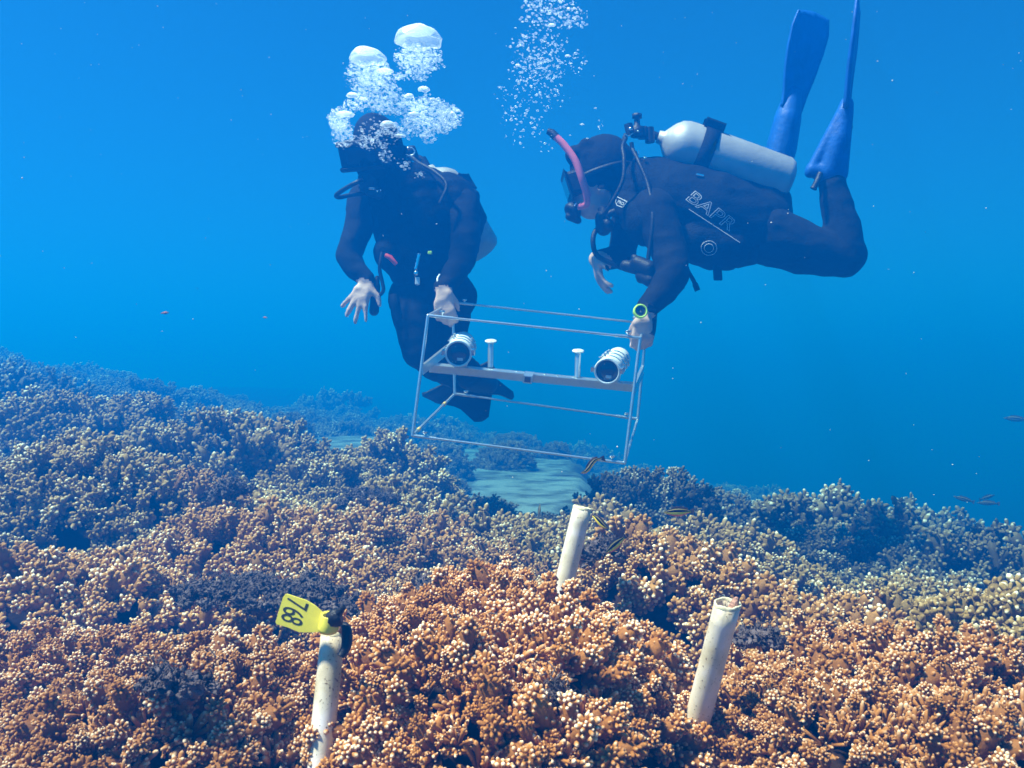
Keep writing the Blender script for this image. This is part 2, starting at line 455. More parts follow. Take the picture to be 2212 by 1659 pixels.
def clump_knobby(rng, nb, L, r, n, nubs, spread=.95, lod=0):
    """branches that end in a head of small wart-like knobs"""
    out = []
    ga = math.pi*(3-5**.5)
    for i in range(nb):
        th = math.acos(1-(1-math.cos(spread))*((i+.5)/nb)); ph = i*ga+rng.uniform(-.4, .4)
        d = unit(np.array([math.sin(th)*math.cos(ph), math.sin(th)*math.sin(ph), math.cos(th)])+rng.normal(0, .14, 3))
        l = L*rng.uniform(.65, 1.2); rr = r*rng.uniform(.8, 1.25); c = d*l*.15; e = d*l; w = rng.uniform(.65, 1.15)
        ts = np.array([0, .55, .88]); rd = np.array([.75, .9, 1.0])*rr; tt = np.array([-.1, .28, .5*w, .6*w])
        out.append(finger(np.array([c*(1-t)+e*t for t in ts]), rd, tt, n))
        u = unit(np.cross(d, [.3, .9, .2])); v = np.cross(d, u)
        for j in range(nubs):
            if j < nubs*.6:
                q = (j+.5)/(nubs*.6); a = math.acos(1-.85*q); t = .86
            else:
                a = rng.uniform(1.1, 1.6); t = rng.uniform(.4, .8)
            b_ = j*ga+rng.uniform(-.3, .3)
            dd = unit(d*math.cos(a)+(u*math.cos(b_)+v*math.sin(b_))*math.sin(a))
            p = c*(1-t)+e*t+dd*rr*.6; ln = rr*rng.uniform(.55, 1.15); w2 = w*rng.uniform(.7, 1.1)*(.55+.45*(t > .85))*(.75+.35*max(0, dd[2]))
            out.append(finger(np.array([p, p+dd*ln*.75, p+dd*ln]), np.array([.52, .50, .34])*rr, np.array([.2, .6*w2, .85*w2, 1.05*w2]), max(4, n-2)))
    return join(out)
def clump_columns(rng, lobes, H, R, nr, nn, sides, spread=.55):
    """short knobby columns: blunt little knobs all over the sides and crowded on the rounded top"""
    out = []; ga = math.pi*(3-5**.5)
    for i in range(lobes):
        ph = i*2*math.pi/lobes+rng.uniform(-.5, .5); th = spread*rng.uniform(.55, 1.15) if i or lobes < 4 else .05
        d = unit(np.array([math.sin(th)*math.cos(ph), math.sin(th)*math.sin(ph), math.cos(th)]))
        h = H*rng.uniform(.72, 1.18); r = R*rng.uniform(.75, 1.25); e = d*h; fl = rng.uniform(.8, 1.35)
        w = rng.uniform(.62, .90) if rng.random() < .72 else rng.uniform(.95, 1.25)
        u = unit(np.cross(d, [.3, .9, .2])); v = np.cross(d, u); u, v = u*fl**.5, v/fl**.5
        ts = np.array([.1, .6, .9, 1.0]); rd = np.array([.62, .88, .95, .6])*r
        out.append(finger(np.array([e*t for t in ts]), rd, np.array([-.1, .16, .30, .42*w, .5*w]), sides+1))
        k = int(nn*.45)
        for j in range(nn):
            b_ = j*ga+rng.uniform(-.3, .3); q = u*math.cos(b_)+v*math.sin(b_)
            if j < k:
                a = math.acos(1-.95*(j+.4)/k); dd = unit(d*math.cos(a)+q*math.sin(a)); p = e-d*r*.25+dd*r*.75; hh = 1.0
            else:
                hh = .18+.74*((j-k+.5)/(nn-k))+rng.uniform(-.05, .05); dd = unit(q+d*rng.uniform(.5, 1.3)); p = e*hh+q*r*.72
            s = nr*rng.uniform(.75, 1.25); ln = s*rng.uniform(1.5, 2.6); w2 = w*(.55+.48*hh)*rng.uniform(.82, 1.15)
            out.append(finger(np.array([p, p+dd*ln*.72, p+dd*ln]), np.array([.92, 1.0, .68])*s, np.array([.30+.1*hh, .58*w2, .88*w2, 1.06*w2]), sides))
    return join(out)
def orient(normal, spin):
    z = unit(np.asarray(normal, float)); x = unit(np.cross([0.2, 1, .1], z)); y = np.cross(z, x)
    c, s = math.cos(spin), math.sin(spin)
    return np.stack([x*c+y*s, -x*s+y*c, z], 1)
rng = np.random.default_rng(7)
A0 = [clump_columns(rng, 3, .050, .0088, .0021, 46, 5, .50) for _ in range(8)]+[clump_fingers(rng, 17, .036, .0024, 5, 3, .95) for _ in range(10)]
A1 = [clump_columns(rng, 3, .050, .0105, .0030, 20, 4, .50) for _ in range(10)]
B0 = [clump_columns(rng, 3, .062, .0120, .0036, 22, 5, .58) for _ in range(12)]
B1 = [clump_columns(rng, 3, .064, .0125, .0042, 17, 4, .60) for _ in range(10)]
C1 = [clump_columns(rng, 3, .066, .0140, .0054, 13, 4, .62) for _ in range(10)]

def carpet():
    pts = []
    y = .60
    while y < 3.35:
        sp = .0265 if y < 1.65 else (.043 if y < 2.4 else .050)
        hw = .60*y+.16
        for x in np.arange(-hw, hw, sp):
            pts.append((x+rng.uniform(-.42, .42)*sp, y+rng.uniform(-.42, .42)*sp))
        y += sp*.93
    q = np.array(pts); e = .015
    g = np.hypot(topo(q[:, 0]+e, q[:, 1])-topo(q[:, 0]-e, q[:, 1]), topo(q[:, 0], q[:, 1]+e)-topo(q[:, 0], q[:, 1]-e))/(2*e)
    for (px_, py_), gg in zip(list(pts), g):
        for _ in range(int(min(gg*1.1, 3))):
            pts.append((px_+rng.uniform(-.012, .012), py_+rng.uniform(-.012, .012)))
    pts = np.array(pts); x, y = pts[:, 0], pts[:, 1]
    z = topo(x, y); e = .012
    gx = (topo(x+e, y)-topo(x-e, y))/(2*e); gy = (topo(x, y+e)-topo(x, y-e))/(2*e)
    N = np.stack([-gx*.9, -gy*.9, np.ones_like(x)], 1); N /= np.linalg.norm(N, axis=1)[:, None]
    hole = vn(x*7.5, y*7.5, 41)*.6+vn(x*17, y*17, 43)*.4
    keep = hole > np.where(y < 1.5, .18, .17)
    for cx, cy, r, dep in PITS: keep &= ((x-cx)**2+(y-cy)**2) > (r*.72)**2*(.6+.8*vn(x*20, y*20, 47))
    pj = x/y*F+CW
    keep &= ~((pj > 590) & (pj < 800) & (y < .90)) & ~((pj > 615) & (pj < 770) & (y < .985)) & ~((pj > 1440) & (pj < 1540) & (y > .93) & (y < 1.10))
    keep &= ~((sandy(x, y) > .3) & (y > 3.3))
    # which colony does each tuft belong to
    cen = [(m[0], m[1], (m[2]+m[3])/2, m[7]) for m in MOUNDS]
    nm = len(cen)
    ex = []
    tries = 0
    while len(ex) < 34 and tries < 4000:
        tries += 1
        cy = rng.uniform(.8, 3.3); cx = rng.uniform(-1, 1)*(cy*.58+.05)
        if all(math.hypot(cx-c[0], cy-c[1]) > .8*c[2]+.10 for c in cen) and all(math.hypot(cx-c[0], cy-c[1]) > .22+.05*cy for c in ex):
            ex.append((cx, cy, .15+.03*cy, 0 if cy < 1.65 else (1 if cy < 2.3 else 2)))
    cen += ex
    D = np.stack([np.hypot(x-c[0], y-c[1])/c[2]+.25*(vn(x*5, y*5, 61)-.5) for c in cen], 1)
    own = D.argmin(1)
    groups = {}
    for i in np.nonzero(keep)[0]: groups.setdefault(int(own[i]), []).append(i)
    for g, idx in sorted(groups.items()):
        if len(idx) < 4: continue
        kind = cen[g][3]; parts = []
        ox, oy = cen[g][0], cen[g][1]; oz = float(topo(ox, oy))-.08
        for i in idx:
            d = y[i]
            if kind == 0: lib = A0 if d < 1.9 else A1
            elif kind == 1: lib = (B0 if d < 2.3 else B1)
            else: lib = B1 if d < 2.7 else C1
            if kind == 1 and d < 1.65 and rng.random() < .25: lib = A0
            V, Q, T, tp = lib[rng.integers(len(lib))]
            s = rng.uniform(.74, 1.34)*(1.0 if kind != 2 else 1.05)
            R = orient(N[i]*[1, 1, .8]+rng.normal(0, .20, 3)*[1, 1, 0], rng.uniform(0, 6.28))
            parts.append((V @ R.T*s+[x[i]-ox, y[i]-oy, z[i]-(.036+rng.uniform(-.008, .008))*s-oz], Q, T, tp*rng.uniform(.86, 1.08)))
        V, Q, T, tp = join(parts)
        me = np_mesh('coral_colony', V, Q, T, tp)
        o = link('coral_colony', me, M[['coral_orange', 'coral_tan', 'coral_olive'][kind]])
        o.location = (ox, oy, oz)
        if g < nm:
            tag(o, MOUNDS[g][8], 'coral', 'coral mounds close to the camera')
        else:
            cx, cy = cen[g][0], cen[g][1]
            sx = cx/cy
            if cy < 1.6: lab, gr = 'small orange-brown coral tuft filling a gap between the front coral mounds', 'coral filling the gaps at the front'
            elif sx < -.25: lab, gr = 'knobby brown coral with white tips among the left-hand coral banks', 'brown coral on the left bank'
            elif sx < .12: lab, gr = 'knobby grey-brown coral in the middle between the tubes and the sand', 'grey-brown coral in the middle'
            else: lab, gr = 'knobby blue-green coral in the shaded dip behind the right-hand tubes', 'blue-green coral in the right-hand dip'
            tag(o, lab, 'coral', gr)
carpet()

def head_mesh(seed, R=.26, H=.24, lib=None, sp=.062):
    """a whole rounded coral head for the middle distance and beyond"""
    r = np.random.default_rng(seed); parts = []
    n = int(2*math.pi*R*R/(sp*sp)*1.15); ga = math.pi*(3-5**.5)
    lob = r.uniform(0, 6.28, 3)
    for i in range(n):
        ct = 1-1.12*(i+.5)/n; th = math.acos(ct); ph = i*ga+r.uniform(-.2, .2)
        if vn(np.array(math.cos(ph)*th*2.2+seed*5), np.array(math.sin(ph)*th*2.2), seed) < .27: continue
        d = np.array([math.sin(th)*math.cos(ph), math.sin(th)*math.sin(ph), ct])
        k = 1+.22*math.sin(2*ph+lob[0])*math.sin(th)+.14*math.sin(3*ph+lob[1])*math.sin(th)+.10*math.sin(5*ph+lob[2])+r.uniform(-.05, .05)
        p = d*[R*k, R*k, H*k]
        V, Q, T, tp = lib[r.integers(len(lib))]
        O = orient(d*[.8, .8, 1]+[0, 0, .45], r.uniform(0, 6.28)); s = r.uniform(.9, 1.45)
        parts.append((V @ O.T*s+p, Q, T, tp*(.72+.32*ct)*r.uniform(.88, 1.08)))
    # the dead rocky core under the branches
    mb = MB(); mb.ell((0, 0, -.02), (R*.74, 0, 0), (0, R*.74, 0), (0, 0, H*.76), seg=14, rings=9)
    V = np.array(mb.v); Q = np.array([f for f in mb.f if len(f) == 4]); T = np.array([f for f in mb.f if len(f) == 3])
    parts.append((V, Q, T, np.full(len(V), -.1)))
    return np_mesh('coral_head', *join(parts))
def heads():
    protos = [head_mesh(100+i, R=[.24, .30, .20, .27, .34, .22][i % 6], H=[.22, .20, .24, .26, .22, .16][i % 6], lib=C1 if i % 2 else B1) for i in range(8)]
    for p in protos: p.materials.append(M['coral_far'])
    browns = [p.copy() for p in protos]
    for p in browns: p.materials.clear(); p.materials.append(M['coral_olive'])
    r = np.random.default_rng(23); put = []
    def place(x, y, sc_, z, pi=None):
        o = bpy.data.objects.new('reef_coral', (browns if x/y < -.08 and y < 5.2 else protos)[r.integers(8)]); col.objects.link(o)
        o.location = (x, y, z); o.rotation_euler = (r.uniform(-.12, .12), r.uniform(-.12, .12), r.uniform(0, 6.28)); o.scale = (sc_, sc_, sc_*r.uniform(.85, 1.15))
        put.append((x, y, .26*sc_)); return o
    named = [  # px, d, py of the top, scale
     (850, 4.1, 955, 1.15, 'grey-brown coral head with many white knobs left of the sand, under the camera frame'),
     (1490, 4.4, 1022, 1.2, 'blue coral head rising above the right-hand reef below the end of the camera frame'),
     (1700, 4.7, 1082, 1.4, 'blue coral head on the crest of the right-hand reef right of the camera frame'),
     (1960, 4.9, 1125, 1.4, 'hazy coral head near the right edge left of the three far fish'),
     (2060, 3.3, 1180, 1.3, 'large dark coral head over a blue shadow near the right edge'),
     (1840, 3.6, 1165, 1.1, 'blue-green coral head in the middle of the right-hand slope'),
     (1390, 3.7, 1030, 1.0, 'dark blue coral head at the right end of the sand patch'),
     (270, 4.6, 838, 1.35, 'dark coral head with a shaded side standing out of the left-hand slope'),
     (60, 4.0, 855, 1.3, 'tan coral head high on the slope at the left edge'),
     (420, 3.6, 905, 1.15, 'pale tan coral head below the dark head on the left-hand slope'),
     (620, 4.0, 925, 1.1, 'grey coral head on the left-hand slope left of the camera frame'),
     (1170, 3.5, 1085, .6, 'small dark coral clump in front of the sand patch'),
     (960, 3.6, 1062, .75, 'dark blue-grey coral head at the near edge of the sand patch'),
     (700, 3.5, 985, 1.0, 'coral head with a row of white knobs at the foot of the left-hand slope'),
    ]
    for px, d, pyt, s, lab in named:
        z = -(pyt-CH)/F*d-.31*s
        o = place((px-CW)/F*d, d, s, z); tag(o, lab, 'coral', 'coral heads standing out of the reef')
    n = 0; t = 0; on_sand = 0; in_gap = 0
    while n < 215 and t < 9000:
        t += 1
        y = 3.25+10.5*r.random()**1.25; x = r.uniform(-1, 1)*(y*.62+.3); s = r.uniform(.75, 1.5)*(1+.04*(y-3))
        if float(sandy(x, y)) > .25:
            if on_sand >= 20: continue
            on_sand += 1; s *= r.uniform(.2, .6)
        if y < 5.0 and 840 < x/y*F+CW < 1275:
            if y > 4.3 or in_gap >= 12: continue
            in_gap += 1; s = r.uniform(.35, .5)
        if any(math.hypot(x-a, y-b) < (c+.26*s)*.58 for a, b, c in put): continue
        z = float(ground(x, y))+.01
        pxx = x/y*F+CW
        if y < 6.5: lim = np.interp(pxx, [0, 150, 300, 450, 600, 700, 860, 900, 1000, 1240, 1260, 1400, 1600, 1750, 2000, 2100, 2212], [775, 805, 850, 855, 885, 935, 955, 1000, 1050, 1060, 1010, 1005, 1005, 1035, 1060, 1105, 1150])
        else: lim = np.interp(pxx, [0, 500, 900, 1300, 1700, 2000, 2212], [765, 835, 885, 905, 1000, 1050, 1130])
        top = -(lim+r.uniform(0, 45)-CH)/F*y
        if z+.31*s > top: z = top-.31*s
        if z < float(ground(x, y))-.24*s: continue
        o = place(x, y, s, z); n += 1
        sx = x/y
        if y > 8: lab, gr = 'faint hazy coral head fading into the blue at the far end of the reef', 'faint far coral heads'
        elif sx < -.2: lab, gr = 'grey-brown knobby coral head on the rising left-hand reef slope', 'coral heads on the left-hand slope'
        elif sx < .18: lab, gr = 'dim blue-green coral head around the pale sand patch in the middle', 'coral heads round the sand patch'
        else: lab, gr = 'blue-green knobby coral head on the right-hand reef slope', 'coral heads on the right-hand slope'
        tag(o, lab, 'coral', gr)
heads()
# ------------------------------------------------------------------ simple materials
M['black'] = mat('black_rubber', (.007, .007, .009), .5, spec=.3, bump=.25, bscale=180)
M['suit'] = mat('black_neoprene', (.006, .006, .008), .85, spec=.12, noise=.3, nscale=30, bump=.25, bscale=90)
M['nylon'] = mat('black_nylon', (.003, .004, .006), .8, spec=.12, noise=.3, nscale=60, bump=.4, bscale=140)
M['skin'] = mat('wet_skin', (.62, .40, .31), .5, noise=.12, nscale=40, bump=.2, bscale=200)
M['hair'] = mat('dark_hair', (.007, .006, .006), .85, spec=.12, bump=.35, bscale=60)
M['alu'] = mat('brushed_aluminium', (.66, .71, .74), .30, metal=.8, noise=.05, nscale=70, bump=.1, bscale=200)
M['tank'] = mat('bare_aluminium_tank', (.40, .39, .37), .5, metal=.25, noise=.12, nscale=18, bump=.08, bscale=60)
M['chrome'] = mat('chromed_brass', (.85, .85, .85), .15, metal=1.0, noise=.05)
M['white_plastic'] = mat('white_plastic', (.80, .82, .80), .45, noise=.07, nscale=30)
M['glass'] = mat('dark_glass', (.012, .014, .02), .08, spec=.7)
M['pink'] = mat('pink_silicone', (.75, .16, .22), .5, noise=.1)
M['red'] = mat('red_plastic', (.85, .06, .03), .5, noise=.1)
M['lime'] = mat('lime_plastic', (.55, .85, .05), .5, noise=.1)
M['orange_tape'] = mat('yellow_tape', (.75, .5, .12), .7, noise=.2)
M['fin_blue'] = mat('blue_fin_rubber', (.001, .085, .36), .5, noise=.2, nscale=25, bump=.2, bscale=60)
M['print'] = mat('grey_print', (.60, .63, .65), .6)
M['tagyellow'] = mat('yellow_tag_plastic', (.95, .76, .06), .5, noise=.10, nscale=70)
M['ink'] = mat('dark_embossed_ink', (.03, .035, .02), .7, noise=.3, nscale=200)
M['wood'] = mat('rusty_stake', (.45, .22, .14), .85, noise=.35, nscale=90, bump=.6, bscale=200)

def pvc():
    m = bpy.data.materials.new('stained_white_plastic_pipe'); m.use_nodes = True
    nt = m.node_tree; b = nt.nodes['Principled BSDF']; L = nt.links.new
    b.inputs['Roughness'].default_value = .55
    tc = nt.nodes.new('ShaderNodeTexCoord'); oi = nt.nodes.new('ShaderNodeObjectInfo')
    ofs = nt.nodes.new('ShaderNodeVectorMath'); ofs.operation = 'ADD'
    cb = nt.nodes.new('ShaderNodeCombineXYZ'); mu = nt.nodes.new('ShaderNodeMath'); mu.operation = 'MULTIPLY'; mu.inputs[1].default_value = 9
    L(oi.outputs['Random'], mu.inputs[0]); L(mu.outputs[0], cb.inputs[0]); L(tc.outputs['Object'], ofs.inputs[0]); L(cb.outputs[0], ofs.inputs[1])
    n1 = nt.nodes.new('ShaderNodeTexNoise'); n1.inputs['Scale'].default_value = 22; n1.inputs['Detail'].default_value = 6
    n2 = nt.nodes.new('ShaderNodeTexNoise'); n2.inputs['Scale'].default_value = 330; n2.inputs['Detail'].default_value = 3
    L(ofs.outputs[0], n1.inputs['Vector']); L(ofs.outputs[0], n2.inputs['Vector'])
    r1 = nt.nodes.new('ShaderNodeValToRGB'); e = r1.color_ramp.elements
    e[0].position = .34; e[0].color = (.93, .80, .72, 1); e[1].position = .70; e[1].color = (.52, .38, .18, 1)
    k = e.new(.50); k.color = (.78, .64, .46, 1)
    L(n1.outputs['Fac'], r1.inputs[0])
    ad = nt.nodes.new('ShaderNodeMath'); ad.operation = 'MULTIPLY_ADD'; ad.inputs[1].default_value = .35; L(n1.outputs['Fac'], ad.inputs[0]); L(n2.outputs['Fac'], ad.inputs[2])
    r2 = nt.nodes.new('ShaderNodeValToRGB'); r2.color_ramp.elements[0].position = .83; r2.color_ramp.elements[1].position = .88
    L(ad.outputs[0], r2.inputs[0])
    mx = nt.nodes.new('ShaderNodeMix'); mx.data_type = 'RGBA'; mx.inputs[7].default_value = (.22, .13, .05, 1)
    L(r2.outputs[0], mx.inputs[0]); L(r1.outputs[0], mx.inputs[6]); L(mx.outputs[2], b.inputs['Base Color'])
    bp = nt.nodes.new('ShaderNodeBump'); bp.inputs['Strength'].default_value = .12; bp.inputs['Distance'].default_value = .002
    L(ad.outputs[0], bp.inputs['Height']); L(bp.outputs[0], b.inputs['Normal'])
    return m
M['pvc'] = pvc()

# ------------------------------------------------------------------ pipes
def pipe(top, base, r, label, chip=0.0, seed=0):
    top = Vector(top); base = Vector(base); ax = (top-base).normalized(); base = base-ax*.17
    L = (top-base).length; u = ax.orthogonal().normalized(); u = (Vector((1, 0, 0))-ax*ax.x).normalized(); w = ax.cross(u)
    n = 40; V = []; rows = [0, .2, .4, .6, .8, .93, 1.0]
    rg = np.random.default_rng(seed)
    edge = [chip*(math.sin(2*math.pi*j/n+2.2)+.25*math.sin(5*2*math.pi*j/n))*r+rg.uniform(-.0006, .0006) for j in range(n)]
    def ring(t, rr, top_):
        for j in range(n):
            a = 2*math.pi*j/n; h = L*t+(edge[j] if top_ else 0)
            wob = 1+.015*math.sin(3*a+seed)+.01*math.sin(9*t+seed)
            V.append(base+ax*h+(u*math.cos(a)+w*math.sin(a))*rr*wob)
    for t in rows: ring(t, r, t == 1.0)
    ring(1.0, r*.985, True); ring(1.0, r*.87, True); ring(.93, r*.85, False); ring(.4, r*.84, False)
    k = len(rows)+4
    Fs = [[i*n+j, i*n+(j+1) % n, (i+1)*n+(j+1) % n, (i+1)*n+j] for i in range(k-1) for j in range(n)]
    mb = MB(); mb.add(V, Fs)
    root = empty('plastic_pipe', base, label, 'pipe', 'white marker pipes standing in the coral')
    mb.build('pipe_wall', M['pvc'], root)
    # worn, stained cut edge
    V = []
    for rr, dh in ((1.012, -.0035), (1.016, .0004), (.93, .0012), (.862, .0004), (.85, -.003)):
        for j in range(n):
            a = 2*math.pi*j/n; wob = 1+.015*math.sin(3*a+seed)+.01*math.sin(9+seed)
            V.append(base+ax*(L+edge[j]+dh)+(u*math.cos(a)+w*math.sin(a))*r*rr*wob)
    Fs = [[i*n+j, i*n+(j+1) % n, (i+1)*n+(j+1) % n, (i+1)*n+j] for i in range(4) for j in range(n)]
    mb = MB(); mb.add(V, Fs); mb.build('rim', mat('yellowed_pipe_rim', (.80, .68, .40), .6, noise=.25, nscale=120), root)
    return root
pipe(P(719, 1368, 1.03), P(686, 1690, .985), S(26.5, 1.0), 'white plastic pipe carrying the yellow tag, in the front left', seed=1)
pipe(P(1258, 1096, 1.47), P(1202, 1330, 1.46), S(20.5, 1.47), 'white plastic pipe farthest back, between the two front pipes', seed=2)
pipe(P(1572, 1303, 1.055), P(1488, 1625, 1.115), S(28, 1.07), 'white plastic pipe with its open top showing, in the front right', chip=.18, seed=3)
def stake(a, b, r, label):
    mb = MB(); a = Vector(a); b = Vector(b); d = b-a
    mb.tube([a, a+d*.35, a+d*.7, a+d*.93, b], [r, r*1.1, r*.9, r*.6, r*.25], n=7)
    o = mb.build('stake', M['wood'], None); tag(o, label, 'stake', 'rusty stakes inside the pipes'); return o
stake(P(1570, 1352, 1.055), P(1592, 1290, 1.05), .0065, 'pinkish brown stake sticking up in the open right-hand pipe')
stake(P(726, 1390, 1.035), P(741, 1341, 1.02), .0062, 'pinkish brown stake between the yellow tag and the cable tie')

# ------------------------------------------------------------------ numbered tag
def text_mesh(txt, size=1.0, extrude=0.0, bevel=0.0, outline=False):
    cu = bpy.data.curves.new('t', 'FONT'); cu.body = txt; cu.size = size; cu.align_x = 'CENTER'; cu.align_y = 'CENTER'
    cu.extrude = extrude; cu.bevel_depth = bevel; cu.resolution_u = 4
    if outline: cu.fill_mode = 'NONE'
    o = bpy.data.objects.new('t', cu); col.objects.link(o)
    dg = bpy.context.evaluated_depsgraph_get()
    me = bpy.data.meshes.new_from_object(o.evaluated_get(dg))
    bpy.data.objects.remove(o); bpy.data.curves.remove(cu)
    return me
TZ = lambda x, y, d: P(*((1050+x/4.74)/1.80832, (2250+y/4.74)/1.80832), d)
def tag_build():
    d = 1.0; nrm = Vector((0.05, -1, .15)).normalized()
    def q(x, y, off=0): return TZ(x, y, d+.00016*(0-x+900)*.10)+Vector((0, -off, 0))
    outline = [(300, 345), (335, 330), (700, 450), (860, 545), (1020, 690), (1100, 655), (1190, 670), (1210, 760), (1240, 900), (1190, 1010), (1030, 1030), (700, 1040), (560, 1035), (350, 945), (150, 890), (128, 850), (190, 640), (270, 380)]
    mb = MB(); n = len(outline)
    A = [q(x, y, .0010) for x, y in outline]; B = [q(x, y, -.0010) for x, y in outline]
    mb.add(A+B, [list(range(n)), list(range(n, 2*n))[::-1]]+[[i, (i+1) % n, n+(i+1) % n, n+i] for i in range(n)], smooth=False)
    root = empty('numbered_tag', q(600, 700), 'yellow plastic tag stamped 768 tied to the top of the front left pipe', 'tag')
    mb.build('tag_plate', M['tagyellow'], root)
    mb = MB()
    c0 = q(1110, 1000, .004); c1 = q(1145, 680, .007)
    r = .0110*.95
    mb.lathe(c0, c1-c0, [(0, r*1.0), (.004, r*1.12), (.010, r*.95), ((c1-c0).length-.001, r*.92), ((c1-c0).length, r*.86), ((c1-c0).length-.002, r*.62), (.004, r*.6)], 24)
    mb.build('collar', M['tagyellow'], root)
    # digits, reading downwards, tops to the right
    dn = (q(430, 800)-q(540, 500)).normalized(); rt = (q(740, 560)-q(300, 400)).normalized()
    mb = MB()
    for ch, (cx, cy), h, wd in (('7', (525, 515), 450, 150), ('6', (460, 670), 440, 145), ('8', (432, 802), 450, 145)):
        me = text_mesh(ch, 1.0, 0, 0)
        co = np.array([v.co for v in me.vertices]); mn, mx = co.min(0), co.max(0)
        c = q(cx, cy, .0013); k = 1/4.74/1.80832/F*d
        ax = rt
        V = [c+dn*((v[0]-(mn[0]+mx[0])/2)/(mx[0]-mn[0])*wd*k)+ax*((v[1]-(mn[1]+mx[1])/2)/(mx[1]-mn[1])*h*k) for v in co]
        W = [v+Vector((0, .0012, 0)) for v in V]
        nn = len(V)
        mb.add(V+W, [list(p.vertices) for p in me.polygons], smooth=False)
        bpy.data.meshes.remove(me)
    mb.build('digits', M['ink'], root)
    # cable tie: black band over the pipe with a stiff tail
    mb = MB()
    pts = spline([TZ(1385, 900, 1.005), TZ(1440, 985, 1.0), TZ(1450, 1150, .995), TZ(1425, 1330, .99), TZ(1330, 1490, .985)], 8)
    mb.tube(pts, [.0042+.0022*math.sin(math.pi*i/(len(pts)-1)) for i in range(len(pts))], n=8)
    t = mb.build('band', M['black'])
    rt_ = empty('cable_tie', TZ(1385, 900, 1.0), 'black cable tie holding the yellow tag to the front left pipe', 'cable tie')
    t.parent = rt_; bpy.context.view_layer.update(); t.matrix_parent_inverse = rt_.matrix_world.inverted()
    mb = MB(); mb.tube([TZ(1165, 800, .99), TZ(1270, 760, .985), TZ(1340, 740, .985)], [.0095, .0105, .008], n=10)
    mb.tube([TZ(1250, 740, .984), TZ(1330, 650, .98), TZ(1400, 570, .978)], [.0055, .004, .0024], n=7)
    mb.build('tie_head', M['black'], rt_)
tag_build()

# ------------------------------------------------------------------ dead, overgrown coral
def dead_patch(px, py, d, rx, ry, h, label, seed, dens=1.0):
    r = np.random.default_rng(seed); x0, y0 = (px-CW)/F*d, d
    z0 = -(py-CH)/F*d; parts = []
    n = int(130*dens*rx*ry/.02)
    lib = [clump_knobby(r, 5, .030, .0085, 5, 5, 1.2) for _ in range(5)]
    for i in range(max(n, 10)):
        a = r.uniform(0, 6.28); q = math.sqrt(r.random())
        p = np.array([rx*q*math.cos(a), ry*q*math.sin(a), 0])
        p[2] = h*(1-q*q)*.6-h*.5+.02*vn(p[0]*30+seed, p[1]*30, 3)
        V, Q, T, tp = lib[r.integers(5)]
        V = V*[1, 1, .7]+r.normal(0, .0022, V.shape)
        O = orient([r.normal(0, .5), r.normal(0, .5), 1], r.uniform(0, 6.28)); s = r.uniform(.35, 1.0)
        parts.append((V @ O.T*s+p, Q, T, tp))
        # short algal fuzz
        for k in range(5):
            b = p+r.normal(0, .012, 3)+[0, 0, .018]; dd = unit(r.normal(0, 1, 3)+[0, 0, .6])*r.uniform(.006, .016)
            parts.append(finger(np.array([b, b+dd*.6, b+dd]), np.array([.0011, .0009, .0004]), np.array([0, 0, 0, 0]), 3))
    me = np_mesh('dead_coral', *join(parts)); o = link('dead_coral', me, M['dead']); o.location = (x0, y0, z0)
    tag(o, label, 'dead coral', 'patches of dead coral under dark algae')
dead_patch(560, 1290, 1.72, .17, .10, .02, 'wide patch of dead grey coral behind the yellow tag', 1)
dead_patch(820, 1335, 1.60, .09, .06, .02, 'dead grey coral lump just right of the yellow tag against the front mound', 2)
dead_patch(930, 1275, 1.70, .035, .03, .05, 'purple-grey tuft of algae on dead coral left of the back pipe', 3, 1.6)
dead_patch(500, 1060, 2.45, .05, .05, .05, 'dead knobbly coral lump on the dark mound in the left middle', 4, 1.4)
dead_patch(790, 1085, 2.7, .09, .06, .03, 'dead grey coral lump on the middle coral bank', 5)
dead_patch(1305, 1195, 1.66, .02, .02, .03, 'small dead tuft under the fish behind the back pipe', 6, 2)
dead_patch(1195, 1548, .97, .012, .010, .010, 'grey algae tuft low on the front coral mound', 7, 5)
dead_patch(1150, 1395, 1.2, .011, .010, .008, 'grey algae tuft high on the front coral mound', 8, 5)
dead_patch(1072, 1455, 1.1, .008, .008, .006, 'tiny grey algae tuft in the middle of the front coral mound', 9, 7)
dead_patch(400, 1500, .98, .04, .012, .008, 'brown fuzzy strip of dead coral in the front left coral', 10, 2)
dead_patch(1480, 1520, 1.28, .035, .025, .015, 'dark purple algae tuft left of the open right-hand pipe', 11, 1.5)
dead_patch(1640, 1400, 1.30, .02, .025, .015, 'dark purple algae tuft right of the open right-hand pipe', 12, 1.5)

